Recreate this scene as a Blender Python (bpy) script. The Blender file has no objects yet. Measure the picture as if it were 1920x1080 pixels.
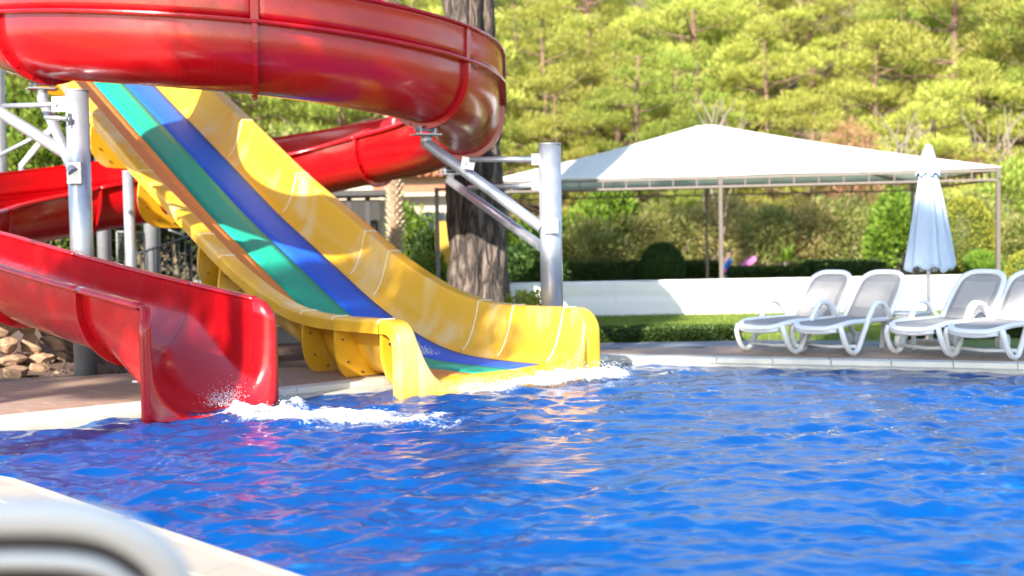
import bpy, math
import numpy as np
from mathutils import Vector
R_ = math.radians
rng = np.random.default_rng(7)
scene = bpy.context.scene
COL = scene.collection

# ------------------------------------------------------------------ camera, sky, sun, exposure
F_PX, CAM_H = 2400.0, 1.5                    # focal length in 1920-wide pixels, eye height in metres
PITCH, ROLL = -math.atan(105 / F_PX), 0.018
cam_d = bpy.data.cameras.new('camera')
cam = bpy.data.objects.new('camera', cam_d); COL.objects.link(cam)
cam_d.sensor_width = 36.0; cam_d.lens = F_PX / 1920 * 36.0
cam_d.clip_start = 0.05; cam_d.clip_end = 1000
cam.location = (0, 0, CAM_H)
cam.rotation_mode = 'QUATERNION'
from mathutils import Quaternion
cam.rotation_quaternion = (Quaternion((1, 0, 0), math.pi / 2 + PITCH) @ Quaternion((0, 0, 1), -ROLL))
cam_d.dof.use_dof = True; cam_d.dof.focus_distance = 10.5; cam_d.dof.aperture_fstop = 1.25
scene.camera = cam

SUN_AZ, SUN_EL = R_(244), R_(28)              # direction towards the sun
sun_vec = Vector((math.cos(SUN_AZ) * math.cos(SUN_EL), math.sin(SUN_AZ) * math.cos(SUN_EL), math.sin(SUN_EL)))
world = bpy.data.worlds.new('World'); scene.world = world; world.use_nodes = True
wn = world.node_tree.nodes; wl = world.node_tree.links
sky = wn.new('ShaderNodeTexSky'); sky.sky_type = 'NISHITA'; sky.sun_disc = False
sky.sun_elevation = SUN_EL; sky.sun_rotation = math.atan2(sun_vec.x, sun_vec.y)
sky.air_density = 1.0; sky.dust_density = 0.6; sky.ozone_density = 1.5
wn['Background'].inputs['Strength'].default_value = 0.13
wl.new(sky.outputs[0], wn['Background'].inputs[0])
sun_d = bpy.data.lights.new('sun', 'SUN'); sun_d.energy = 4.6; sun_d.angle = R_(0.8); sun_d.color = (1.0, 0.94, 0.84)
sun = bpy.data.objects.new('sun', sun_d); COL.objects.link(sun)
sun.rotation_mode = 'QUATERNION'; sun.rotation_quaternion = sun_vec.to_track_quat('Z', 'Y')
vs = scene.view_settings
vs.view_transform = 'Standard'; vs.look = 'None'; vs.exposure = 1.62; vs.gamma = 1.0; vs.use_curve_mapping = False
scene.cycles.max_bounces = 8; scene.cycles.diffuse_bounces = 3; scene.cycles.glossy_bounces = 4
scene.cycles.transmission_bounces = 6; scene.cycles.transparent_max_bounces = 10
scene.cycles.caustics_reflective = False; scene.cycles.caustics_refractive = False
scene.cycles.use_denoising = True
scene.cycles.sample_clamp_indirect = 6.0

# pixel -> point helpers: where a ray through the photograph meets a plane of the place
_fw = np.array([0, math.cos(PITCH), math.sin(PITCH)]); _u0 = np.array([0, -math.sin(PITCH), math.cos(PITCH)]); _r0 = np.array([1., 0, 0])
_rt = _r0 * math.cos(ROLL) - _u0 * math.sin(ROLL); _up = _u0 * math.cos(ROLL) + _r0 * math.sin(ROLL)
def ray(px, py): return _fw + _rt * (px - 960) / F_PX + _up * (540 - py) / F_PX
def at_y(px, py, y):
    d = ray(px, py); return np.array([0, 0, CAM_H]) + d * (y / d[1])
def at_z(px, py, z):
    d = ray(px, py); return np.array([0, 0, CAM_H]) + d * ((z - CAM_H) / d[2])

# ------------------------------------------------------------------ materials
MATS = {}
def material(name, base, rough=0.5, metal=0.0, var=None, var_scale=4.0, var_amt=0.5, bump=0.0, bump_scale=30.0, coat=0.0,
             trans=0.0, spec=0.5, detail=6.0, rough_var=0.0, stretch=None, coord='Object', coat_rough=0.05, lo=0.35, hi=0.65):
    """Principled material; var = second colour mixed in by noise, trans = share of translucent light (leaves, cloth)"""
    m = bpy.data.materials.new(name); m.use_nodes = True
    nt = m.node_tree; n = nt.nodes; l = nt.links
    p = n['Principled BSDF']
    p.inputs['Base Color'].default_value = (*base, 1); p.inputs['Roughness'].default_value = rough
    p.inputs['Metallic'].default_value = metal; p.inputs['Specular IOR Level'].default_value = spec
    p.inputs['Coat Weight'].default_value = coat; p.inputs['Coat Roughness'].default_value = coat_rough
    tc = n.new('ShaderNodeTexCoord'); src = tc.outputs[coord]
    if stretch:
        mp = n.new('ShaderNodeMapping'); mp.inputs['Scale'].default_value = stretch; l.new(src, mp.inputs[0]); src = mp.outputs[0]
    col = None
    if var is not None:
        nz = n.new('ShaderNodeTexNoise'); nz.inputs['Scale'].default_value = var_scale; nz.inputs['Detail'].default_value = detail
        l.new(src, nz.inputs['Vector'])
        mr = n.new('ShaderNodeMapRange'); mr.inputs[1].default_value = lo; mr.inputs[2].default_value = hi
        mr.inputs[4].default_value = var_amt; l.new(nz.outputs['Fac'], mr.inputs[0])
        mx = n.new('ShaderNodeMix'); mx.data_type = 'RGBA'
        mx.inputs[6].default_value = (*base, 1); mx.inputs[7].default_value = (*var, 1)
        l.new(mr.outputs[0], mx.inputs[0]); l.new(mx.outputs[2], p.inputs['Base Color']); col = mx.outputs[2]
    if rough_var:
        nr = n.new('ShaderNodeTexNoise'); nr.inputs['Scale'].default_value = var_scale * 2.3; nr.inputs['Detail'].default_value = 5
        l.new(src, nr.inputs['Vector'])
        m2 = n.new('ShaderNodeMapRange'); m2.inputs[1].default_value = .3; m2.inputs[2].default_value = .7
        m2.inputs[3].default_value = max(0.02, rough - rough_var); m2.inputs[4].default_value = rough + rough_var
        l.new(nr.outputs['Fac'], m2.inputs[0]); l.new(m2.outputs[0], p.inputs['Roughness'])
    if bump:
        nb = n.new('ShaderNodeTexNoise'); nb.inputs['Scale'].default_value = bump_scale; nb.inputs['Detail'].default_value = 5
        l.new(src, nb.inputs['Vector'])
        b = n.new('ShaderNodeBump'); b.inputs['Strength'].default_value = bump; b.inputs['Distance'].default_value = 0.02
        l.new(nb.outputs['Fac'], b.inputs['Height']); l.new(b.outputs[0], p.inputs['Normal'])
    if trans:
        t = n.new('ShaderNodeBsdfTranslucent'); t.inputs[0].default_value = (*base, 1)
        if col is not None: l.new(col, t.inputs[0])
        ms = n.new('ShaderNodeMixShader'); ms.inputs[0].default_value = trans
        l.new(p.outputs[0], ms.inputs[1]); l.new(t.outputs[0], ms.inputs[2]); l.new(ms.outputs[0], n['Material Output'].inputs[0])
    MATS[name] = m
    return m

def leaf_material(name, cols, trans=0.35, rough=0.55):
    """foliage: colour varies leaf by leaf (random per island) between the given colours"""
    m = bpy.data.materials.new(name); m.use_nodes = True
    nt = m.node_tree; n = nt.nodes; l = nt.links; p = n['Principled BSDF']
    p.inputs['Roughness'].default_value = rough; p.inputs['Specular IOR Level'].default_value = 0.3
    g = n.new('ShaderNodeNewGeometry'); r = n.new('ShaderNodeValToRGB')
    oi = n.new('ShaderNodeObjectInfo')
    e = r.color_ramp.elements
    e[0].position = 0; e[0].color = (*cols[0], 1); e[1].position = 1; e[1].color = (*cols[-1], 1)
    for i, c in enumerate(cols[1:-1], 1):
        k = e.new(i / (len(cols) - 1)); k.color = (*c, 1)
    l.new(g.outputs['Random Per Island'], r.inputs[0])
    hs = n.new('ShaderNodeHueSaturation'); l.new(r.outputs[0], hs.inputs['Color'])
    mr = n.new('ShaderNodeMapRange'); mr.inputs[3].default_value = 0.72; mr.inputs[4].default_value = 1.2
    l.new(oi.outputs['Random'], mr.inputs[0]); l.new(mr.outputs[0], hs.inputs['Value'])
    mh = n.new('ShaderNodeMapRange'); mh.inputs[3].default_value = 0.485; mh.inputs[4].default_value = 0.515
    l.new(oi.outputs['Random'], mh.inputs[0]); l.new(mh.outputs[0], hs.inputs['Hue'])
    l.new(hs.outputs[0], p.inputs['Base Color'])
    t = n.new('ShaderNodeBsdfTranslucent'); l.new(hs.outputs[0], t.inputs[0])
    ms = n.new('ShaderNodeMixShader'); ms.inputs[0].default_value = trans
    l.new(p.outputs[0], ms.inputs[1]); l.new(t.outputs[0], ms.inputs[2]); l.new(ms.outputs[0], n['Material Output'].inputs[0])
    MATS[name] = m
    return m

M_red = material('red_gelcoat', (0.50, 0.002, 0.006), 0.24, var=(0.43, 0.008, 0.012), var_scale=1.1, var_amt=0.7, coat=0.35, bump=0.14, bump_scale=8, rough_var=0.10, coat_rough=0.1)
M_yel = material('yellow_gelcoat', (0.80, 0.43, 0.022), 0.36, var=(0.80, 0.66, 0.36), var_scale=2.0, var_amt=0.75, bump=0.05, bump_scale=8, rough_var=0.1, coat=0.15, stretch=(1, 1, .45), lo=.50, hi=.74)
M_seam = material('seam_sealant', (0.85, 0.82, 0.7), 0.5)
def mat_wet(name, c, c2):
    return material(name, c, 0.55, var=c2, var_scale=60, var_amt=0.8, bump=0.7, bump_scale=90, detail=3, coat=0.06, coat_rough=0.2, spec=0.3)
M_green = mat_wet('mat_green', (0.0, 0.33, 0.20), (0.01, 0.50, 0.35))
M_blue = mat_wet('mat_blue', (0.0, 0.075, 0.62), (0.02, 0.18, 0.80))
M_orange = mat_wet('mat_orange', (0.80, 0.23, 0.04), (0.85, 0.34, 0.09))
M_steel = material('galvanised_steel', (0.44, 0.46, 0.50), 0.36, 0.6, var=(0.36, 0.38, 0.42), var_scale=9, var_amt=0.6, rough_var=0.08)
M_dsteel = material('dark_steel', (0.20, 0.21, 0.22), 0.45, 0.6, var=(0.12, 0.11, 0.10), var_scale=20, var_amt=0.6)
M_bolt = material('bolt_metal', (0.22, 0.17, 0.12), 0.4, 0.7)
M_white = material('white_resin', (0.78, 0.79, 0.79), 0.45, var=(0.74, 0.75, 0.75), var_scale=3, var_amt=0.5)
M_sling = material('grey_sling', (0.38, 0.365, 0.36), 0.75, var=(0.32, 0.31, 0.305), var_scale=90, var_amt=0.7, bump=0.2, bump_scale=240, trans=0.12)
M_sling2 = material('pale_grey_sling', (0.56, 0.53, 0.50), 0.75, var=(0.50, 0.47, 0.45), var_scale=90, var_amt=0.7, bump=0.2, bump_scale=240, trans=0.3)
M_darksling = material('charcoal_sling', (0.045, 0.04, 0.04), 0.7, var=(0.06, 0.055, 0.05), var_scale=60, var_amt=0.7)
M_canvas = material('white_canvas', (0.90, 0.90, 0.88), 0.8, var=(0.72, 0.72, 0.69), var_scale=1.2, var_amt=0.4, trans=0.42, bump=0.10, bump_scale=9)
M_parasol = material('parasol_cloth', (0.52, 0.63, 0.75), 0.85, var=(0.46, 0.57, 0.70), var_scale=2.5, var_amt=0.6, trans=0.15)  # bluish tint of shade put into the cloth's base colour
M_tarp = material('white_tarpaulin', (0.80, 0.79, 0.76), 0.6, var=(0.68, 0.66, 0.61), var_scale=0.8, var_amt=0.5, stretch=(1, 1, 6))
M_frame = material('taupe_steel_frame', (0.16, 0.125, 0.11), 0.5, 0.2, var=(0.12, 0.10, 0.09), var_scale=6, var_amt=0.6)
M_tile = material('deck_tile', (0.30, 0.19, 0.135), 0.55, var=(0.40, 0.28, 0.205), var_scale=2.2, var_amt=0.9, bump=0.15, bump_scale=40, stretch=(2, 9, 1), rough_var=0.12)
M_tile2 = material('deck_tile_pale', (0.38, 0.27, 0.20), 0.55, var=(0.27, 0.18, 0.14), var_scale=2.6, var_amt=0.9, bump=0.15, bump_scale=40, stretch=(2, 9, 1), rough_var=0.12)
M_grout = material('deck_bed', (0.20, 0.15, 0.12), 0.8, var=(0.14, 0.11, 0.09), var_scale=5, var_amt=0.7)
M_coping = material('coping_stone', (0.66, 0.64, 0.58), 0.5, var=(0.55, 0.51, 0.43), var_scale=3.5, var_amt=0.6, bump=0.1, bump_scale=50)
M_step = material('gutter_stone', (0.55, 0.50, 0.40), 0.4, var=(0.44, 0.40, 0.32), var_scale=8, var_amt=0.7, bump=0.1, bump_scale=60)
M_cream = material('cream_coping', (0.42, 0.37, 0.30), 0.6, var=(0.34, 0.29, 0.23), var_scale=2.4, var_amt=0.6)
M_soil = material('soil', (0.075, 0.045, 0.032), 0.95, var=(0.14, 0.085, 0.06), var_scale=14, var_amt=0.9, bump=0.9, bump_scale=35)
M_rock = material('tan_rock', (0.42, 0.26, 0.15), 0.85, var=(0.24, 0.15, 0.10), var_scale=5, var_amt=0.9, bump=0.7, bump_scale=14)
M_grass = material('lawn', (0.13, 0.20, 0.03), 0.9, var=(0.22, 0.25, 0.05), var_scale=1.2, var_amt=0.8, bump=0.5, bump_scale=60)
M_hill = material('hill_ground', (0.22, 0.15, 0.085), 0.95, var=(0.10, 0.085, 0.04), var_scale=0.5, var_amt=0.9, bump=0.8, bump_scale=4)
M_path = material('grey_paving', (0.24, 0.26, 0.29), 0.7, var=(0.18, 0.20, 0.23), var_scale=3, var_amt=0.7, bump=0.1, bump_scale=50)
M_conc = material('pale_concrete', (0.50, 0.45, 0.38), 0.8, var=(0.42, 0.37, 0.31), var_scale=2, var_amt=0.7)
M_step_grey = material('grey_step', (0.20, 0.21, 0.23), 0.75, var=(0.14, 0.15, 0.16), var_scale=4, var_amt=0.8)
M_bark = material('pine_bark', (0.155, 0.105, 0.085), 0.95, var=(0.035, 0.026, 0.022), var_scale=4, var_amt=1.0, bump=1.0, bump_scale=16, stretch=(1.6, 1.6, .5))
M_bark_hill = material('pine_bark_far', (0.24, 0.145, 0.095), 0.95, var=(0.09, 0.06, 0.045), var_scale=2.5, var_amt=0.9, stretch=(1, 1, .35))
M_twig = material('dead_wood', (0.26, 0.21, 0.17), 0.9, var=(0.22, 0.19, 0.16), var_scale=5, var_amt=0.7)
M_palm = material('palm_boots', (0.50, 0.40, 0.27), 0.9, var=(0.36, 0.26, 0.17), var_scale=6, var_amt=0.8)
M_palmr = material('palm_base', (0.32, 0.13, 0.08), 0.9, var=(0.24, 0.12, 0.08), var_scale=6, var_amt=0.8)
M_wallb = material('beige_render', (0.56, 0.47, 0.36), 0.85, var=(0.48, 0.40, 0.31), var_scale=1, var_amt=0.6)
M_terra = material('terracotta', (0.45, 0.16, 0.08), 0.8, var=(0.34, 0.12, 0.07), var_scale=5, var_amt=0.7)
M_black = material('dark_timber', (0.03, 0.028, 0.027), 0.6, var=(0.05, 0.045, 0.04), var_scale=8, var_amt=0.7)
M_glass = material('dark_pane', (0.03, 0.04, 0.05), 0.08, spec=0.6)
M_skin = material('skin', (0.52, 0.29, 0.20), 0.6)
M_shirt = material('blue_cotton', (0.02, 0.20, 0.62), 0.85)
M_hair = material('dark_hair', (0.03, 0.02, 0.015), 0.7)
M_pink = material('pink_towel', (0.62, 0.13, 0.34), 0.95, var=(0.7, 0.28, 0.45), var_scale=8, var_amt=0.8)
M_shorts = material('dark_cotton', (0.03, 0.04, 0.07), 0.9)
def bark_material(name):
    m = bpy.data.materials.new(name); m.use_nodes = True; n = m.node_tree.nodes; l = m.node_tree.links; p = n['Principled BSDF']; p.inputs['Roughness'].default_value = .95
    tc = n.new('ShaderNodeTexCoord'); mp = n.new('ShaderNodeMapping'); mp.inputs['Scale'].default_value = (6.5, 6.5, 1.25); l.new(tc.outputs['Object'], mp.inputs[0])
    nz = n.new('ShaderNodeTexNoise'); nz.inputs['Scale'].default_value = 1.6; nz.inputs['Detail'].default_value = 6; l.new(mp.outputs[0], nz.inputs['Vector'])
    ad = n.new('ShaderNodeVectorMath'); ad.operation = 'MULTIPLY_ADD'; ad.inputs[1].default_value = (1.5, 1.5, 1.5); l.new(nz.outputs['Color'], ad.inputs[0]); l.new(mp.outputs[0], ad.inputs[2])
    vo = n.new('ShaderNodeTexVoronoi'); vo.feature = 'DISTANCE_TO_EDGE'; vo.inputs['Scale'].default_value = 1.0; l.new(ad.outputs[0], vo.inputs['Vector'])
    mr = n.new('ShaderNodeMapRange'); mr.inputs[1].default_value = .0; mr.inputs[2].default_value = .42; l.new(vo.outputs['Distance'], mr.inputs[0])
    c1 = n.new('ShaderNodeMix'); c1.data_type = 'RGBA'; c1.inputs[6].default_value = (.16, .11, .085, 1); c1.inputs[7].default_value = (.32, .25, .21, 1); l.new(nz.outputs['Fac'], c1.inputs[0])
    c2 = n.new('ShaderNodeMix'); c2.data_type = 'RGBA'; c2.inputs[6].default_value = (.025, .018, .015, 1); l.new(mr.outputs[0], c2.inputs[0]); l.new(c1.outputs[2], c2.inputs[7]); l.new(c2.outputs[2], p.inputs['Base Color'])
    hb = n.new('ShaderNodeMath'); hb.operation = 'MULTIPLY_ADD'; hb.inputs[1].default_value = .35; l.new(nz.outputs['Fac'], hb.inputs[0]); l.new(mr.outputs[0], hb.inputs[2])
    b = n.new('ShaderNodeBump'); b.inputs['Strength'].default_value = 1.0; b.inputs['Distance'].default_value = .06; l.new(hb.outputs[0], b.inputs['Height']); l.new(b.outputs[0], p.inputs['Normal'])
    return m
M_plate = bark_material('pine_bark_plates')
M_foam = material('foam_white', (0.86, 0.90, 0.94), 0.55, trans=0.3)
M_purple = material('purple_petals', (0.45, 0.32, 0.66), 0.7, trans=0.3)
M_yelplay = material('yellow_plastic', (0.5, 0.28, 0.02), 0.5)

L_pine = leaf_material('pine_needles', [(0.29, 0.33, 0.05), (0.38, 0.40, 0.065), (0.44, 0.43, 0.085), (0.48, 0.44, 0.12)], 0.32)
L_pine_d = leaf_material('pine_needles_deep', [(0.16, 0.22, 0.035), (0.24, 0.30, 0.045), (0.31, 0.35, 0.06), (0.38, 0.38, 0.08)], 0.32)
L_shrub = leaf_material('olive_leaves', [(0.12, 0.16, 0.035), (0.22, 0.25, 0.055), (0.31, 0.32, 0.08), (0.38, 0.33, 0.13)], 0.3)
L_shrub_b = leaf_material('brownish_leaves', [(0.17, 0.14, 0.045), (0.27, 0.24, 0.07), (0.37, 0.28, 0.11), (0.43, 0.28, 0.15), (0.20, 0.23, 0.06)], 0.3)
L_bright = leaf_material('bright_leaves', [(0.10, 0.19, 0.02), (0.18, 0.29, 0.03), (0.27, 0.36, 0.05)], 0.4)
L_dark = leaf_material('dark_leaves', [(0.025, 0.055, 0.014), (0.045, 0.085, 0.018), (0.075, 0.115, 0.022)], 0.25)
L_hedge = leaf_material('hedge_leaves', [(0.03, 0.065, 0.012), (0.06, 0.11, 0.018), (0.10, 0.15, 0.03)], 0.25)
L_yellow = leaf_material('yellow_green_leaves', [(0.20, 0.22, 0.025), (0.31, 0.31, 0.04), (0.38, 0.34, 0.06)], 0.3)
L_rust = leaf_material('rust_needles', [(0.30, 0.15, 0.08), (0.42, 0.22, 0.12), (0.48, 0.29, 0.17)], 0.25)
L_grass = leaf_material('grass_blades', [(0.10, 0.17, 0.02), (0.17, 0.24, 0.03), (0.27, 0.29, 0.06)], 0.3)
L_palm = leaf_material('palm_leaves', [(0.06, 0.11, 0.02), (0.11, 0.17, 0.03), (0.17, 0.21, 0.05)], 0.3)

# ------------------------------------------------------------------ mesh and object helpers
def wloc(o):
    v = Vector((0, 0, 0))
    while o is not None:
        v += o.location; o = o.parent
    return v
def new_mesh(name, verts, faces, smooth=False):
    me = bpy.data.meshes.new(name)
    verts = np.asarray(verts, dtype=np.float32)
    if isinstance(faces, np.ndarray):
        nf, k = faces.shape
        me.vertices.add(len(verts)); me.vertices.foreach_set('co', verts.ravel())
        me.loops.add(nf * k); me.loops.foreach_set('vertex_index', faces.astype(np.int32).ravel())
        me.polygons.add(nf); me.polygons.foreach_set('loop_start', np.arange(0, nf * k, k, dtype=np.int32))
        me.update(calc_edges=True); me.validate()
    else:
        me.from_pydata(verts.tolist(), [], faces); me.update()
    if smooth: me.polygons.foreach_set('use_smooth', np.ones(len(me.polygons), dtype=bool))
    return me
def tag(o, label=None, cat=None, group=None, kind=None):
    if label: o['label'] = label
    if cat: o['category'] = cat
    if group: o['group'] = group
    if kind: o['kind'] = kind
    return o
def put(name, me, mat, parent=None, **kw):
    o = bpy.data.objects.new(name, me); COL.objects.link(o)
    if mat is not None and not me.materials:
        for m in (mat if isinstance(mat, (list, tuple)) else [mat]): me.materials.append(m)
    if parent is not None: o.parent = parent
    return tag(o, **kw)
def mk(name, geo, mat, parent=None, smooth=False, world=True, **kw):
    """one mesh object from (verts, faces); world=True: verts are world coordinates"""
    v, f = geo; v = np.asarray(v, dtype=float)
    if parent is not None and world: v = v - np.array(wloc(parent))
    return put(name, new_mesh(name, v, f, smooth), mat, parent, **kw)
def thing(name, label, cat, loc=(0, 0, 0), rotz=0.0, group=None):
    o = bpy.data.objects.new(name, None); COL.objects.link(o)
    o.location = loc; o.rotation_euler = (0, 0, rotz); o.empty_display_size = 0.2
    return tag(o, label, cat, group)
def dup(root, loc, rotz=0.0, label=None, scale=None):
    def cp(o, par):
        c = o.copy(); COL.objects.link(c); c.parent = par
        for ch in list(o.children): cp(ch, c)
        return c
    r = cp(root, None); r.location = loc; r.rotation_euler = (0, 0, rotz)
    if scale: r.scale = (scale, scale, scale)
    if label: r['label'] = label
    return r
def solid(o, t, offset=-1.0, rim=True):
    m = o.modifiers.new('thickness', 'SOLIDIFY'); m.thickness = t; m.offset = offset; m.use_even_offset = False; m.use_rim = rim
    return o
def bevel(o, w, seg=2):
    m = o.modifiers.new('soft_edges', 'BEVEL'); m.width = w; m.segments = seg; m.limit_method = 'ANGLE'; m.angle_limit = R_(40)
    return o
def join(*gs):
    V = []; Fs = []; k = 0
    for v, f in gs:
        v = np.asarray(v, dtype=float); V.append(v)
        Fs += [tuple(int(i) + k for i in q) for q in f]; k += len(v)
    return np.vstack(V), Fs
def box(c, s, rz=0.0):
    x, y, z = [q / 2 for q in s]
    v = np.array([(-x, -y, -z), (x, -y, -z), (x, y, -z), (-x, y, -z), (-x, -y, z), (x, -y, z), (x, y, z), (-x, y, z)])
    if rz:
        ca, sa = math.cos(rz), math.sin(rz); v = np.column_stack([v[:, 0] * ca - v[:, 1] * sa, v[:, 0] * sa + v[:, 1] * ca, v[:, 2]])
    return v + np.array(c), [(3, 2, 1, 0), (4, 5, 6, 7), (0, 1, 5, 4), (1, 2, 6, 5), (2, 3, 7, 6), (3, 0, 4, 7)]
def beam(a, b, w, h, upv=(0, 0, 1)):
    """rectangular bar from a to b"""
    a = np.array(a, float); b = np.array(b, float); d = (b - a); L = np.linalg.norm(d); d /= L
    upv = np.array(upv, float)
    if abs(d @ upv) > 0.98: upv = np.array([0, 1., 0])
    s = np.cross(d, upv); s /= np.linalg.norm(s); t = np.cross(s, d)
    v = []
    for p in (a, b):
        for i, j in ((-1, -1), (1, -1), (1, 1), (-1, 1)): v.append(p + s * i * w / 2 + t * j * h / 2)
    return np.array(v), [(0, 1, 2, 3), (7, 6, 5, 4), (4, 5, 1, 0), (5, 6, 2, 1), (6, 7, 3, 2), (7, 4, 0, 3)]
def tube(pts, r, n=12, cap=True, squash=1.0):
    """round bar along a polyline, radius per point"""
    P = np.array(pts, float); m = len(P); r = np.broadcast_to(np.asarray(r, float), (m,))
    T = np.gradient(P, axis=0); T /= np.maximum(np.linalg.norm(T, axis=1), 1e-9)[:, None]
    a = np.array([0, 0, 1.]) if abs(T[0, 2]) < .9 else np.array([1., 0, 0])
    V = []; s = np.cross(T[0], a); s /= np.linalg.norm(s)
    th = np.linspace(0, 2 * math.pi, n, endpoint=False)
    for i in range(m):
        s = s - T[i] * (s @ T[i]); s /= np.linalg.norm(s); t = np.cross(T[i], s)
        V.append(P[i] + r[i] * (np.cos(th)[:, None] * s + squash * np.sin(th)[:, None] * t))
    V = np.vstack(V); Fc = []
    for i in range(m - 1):
        for j in range(n):
            k = (j + 1) % n; Fc.append((i * n + j, i * n + k, (i + 1) * n + k, (i + 1) * n + j))
    if cap: Fc.append(tuple(range(n - 1, -1, -1))); Fc.append(tuple(range((m - 1) * n, m * n)))
    return V, Fc
def smooth_path(pts, k=6):
    """Catmull-Rom through points"""
    P = np.array(pts, float); Q = np.vstack([2 * P[0] - P[1], P, 2 * P[-1] - P[-2]]); out = []
    for i in range(1, len(Q) - 2):
        for t in np.linspace(0, 1, k, endpoint=False):
            a, b, c, d = Q[i - 1], Q[i], Q[i + 1], Q[i + 2]
            out.append(.5 * ((2 * b) + (c - a) * t + (2 * a - 5 * b + 4 * c - d) * t * t + (3 * b - a - 3 * c + d) * t ** 3))
    out.append(P[-1]); return np.array(out)
def grid_faces(m, n, closed=False):
    i, j = np.meshgrid(np.arange(m - 1), np.arange(n if closed else n - 1), indexing='ij')
    k = (j + 1) % n
    return np.stack([i * n + j, i * n + k, (i + 1) * n + k, (i + 1) * n + j], -1).reshape(-1, 4)
def in_poly(px, py, poly):
    inside = np.zeros(np.shape(px), bool); n = len(poly)
    for i in range(n):
        x0, y0 = poly[i]; x1, y1 = poly[(i + 1) % n]
        c = ((y0 > py) != (y1 > py)) & (px < (x1 - x0) * (py - y0) / (y1 - y0 + 1e-12) + x0)
        inside ^= c
    return inside
def vnoise(x, y, seed=0):
    """smooth 2-D value noise in -1..1"""
    r = np.random.default_rng(seed); T = r.uniform(-1, 1, (256, 256))
    xi = np.floor(x).astype(int); yi = np.floor(y).astype(int); fx = x - xi; fy = y - yi
    fx = fx * fx * (3 - 2 * fx); fy = fy * fy * (3 - 2 * fy)
    g = lambda a, b: T[a % 256, b % 256]
    return (g(xi, yi) * (1 - fx) + g(xi + 1, yi) * fx) * (1 - fy) + (g(xi, yi + 1) * (1 - fx) + g(xi + 1, yi + 1) * fx) * fy
def fbm(x, y, oct=4, seed=0):
    s = 0; a = 1.0; t = 0
    for k in range(oct):
        s = s + a * vnoise(x * 2 ** k + 17.3 * k, y * 2 ** k + 5.1 * k, seed + k); t += a; a *= .5
    return s / t


# ------------------------------------------------------------------ ground, pool, deck
import bmesh
WATER_Z = -0.06
POOL = [(-5.15, 9.78), (1.17, 14.98), (5.28, 13.35), (10.5, 11.28), (10.5, 4.2), (4.0, 4.95), (0.6, 5.42), (-0.78, 5.50), (-3.3, 8.28), (-4.75, 9.35)]
def offset_poly(poly, d):
    """grow a polygon (given clockwise or counter-clockwise) outward by d"""
    P = np.array(poly); A = 0.5 * np.sum(P[:, 0] * np.roll(P[:, 1], -1) - np.roll(P[:, 0], -1) * P[:, 1]); sg = 1 if A > 0 else -1
    out = []
    for i in range(len(P)):
        a, b, c = P[i - 1], P[i], P[(i + 1) % len(P)]
        e1 = (b - a) / np.linalg.norm(b - a); e2 = (c - b) / np.linalg.norm(c - b)
        n1 = sg * np.array([e1[1], -e1[0]]); n2 = sg * np.array([e2[1], -e2[0]])
        m = (n1 + n2); m /= (1 + n1 @ n2); out.append(tuple(b + m * d))
    return out
def fill_ring(name, outer, inner, z, mat, parent=None, **kw):
    bm = bmesh.new(); es = []
    for loop in [outer] + ([inner] if inner is not None else []):
        vs_ = [bm.verts.new((x, y, z)) for x, y in loop]
        es += [bm.edges.new((vs_[i], vs_[(i + 1) % len(vs_)])) for i in range(len(vs_))]
    bmesh.ops.triangle_fill(bm, use_beauty=True, use_dissolve=False, edges=es, normal=(0, 0, 1))
    for f in bm.faces:
        if f.normal.z < 0: f.normal_flip()
    me = bpy.data.meshes.new(name); bm.to_mesh(me); bm.free()
    return put(name, me, mat, parent, **kw)

GUT = offset_poly(POOL, 0.16); COPE = offset_poly(POOL, 0.40)
DECK_OUT = [(-9.5, 12.4), (-5.7, 13.95), (-4.55, 14.15), (-2.45, 15.55), (0.0, 17.35), (1.0, 17.0), (1.02, 16.2), (3.2, 16.15), (6.0, 15.35), (10.0, 14.3), (17.0, 12.0), (17.0, -7.0), (-9.5, -7.0)]

def hill(x, y):
    """height of the ground: flat garden, wooded slope behind it"""
    e = np.clip((y - 40 + 0.10 * np.clip(-x, 0, 60)) / 10, 0, None)
    h = np.where(e < 1, 0.5 * e * e, e - 0.5) * 10 * 0.40
    h = np.where(h > 20, 20 + (h - 20) * .1, h) + np.clip(e, 0, 1) * 1.1 * fbm(x * 0.12, y * 0.12, 4, 3)
    return h - 0.035 + np.clip((y - 20) / 10, 0, 1) * 0.05 * fbm(x * .5, y * .5, 2, 9)
gx = np.unique(np.r_[np.arange(-120, -14, 4.0), np.arange(-14, 20, 0.5), np.arange(20, 140, 4.0)])
gy = np.unique(np.r_[np.arange(-40, -8, 4.0), np.arange(-8, 40, 0.5), np.arange(40, 230, 3.0)])
GX, GY = np.meshgrid(gx, gy, indexing='ij')
GZ = hill(GX, GY)
gf = grid_faces(len(gx), len(gy))
cx_ = GX.ravel()[gf].mean(1); cy_ = GY.ravel()[gf].mean(1)
gv = np.column_stack([GX.ravel(), GY.ravel(), GZ.ravel()])
in_deck = in_poly(cx_, cy_, offset_poly(DECK_OUT, -0.8))
ground = put('ground', new_mesh('ground', gv, gf[~in_deck][:, ::-1].copy(), True), None, kind='structure')
gm = ground.data; gm.materials.append(M_hill); gm.materials.append(M_grass); gm.materials.append(M_soil)
kc = np.array([p.center[:] for p in gm.polygons])
gi = np.where(kc[:, 1] > 36.5, 0, 1)
gi[(kc[:, 0] < -0.4) & (kc[:, 1] > 12) & (kc[:, 1] < 19.5)] = 2
gi[(kc[:, 0] < -4) & (kc[:, 1] > 12)] = 2
gi[(kc[:, 0] < -1.5) & (kc[:, 1] > 30)] = 0
gm.polygons.foreach_set('material_index', gi.astype(np.int32))
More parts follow.
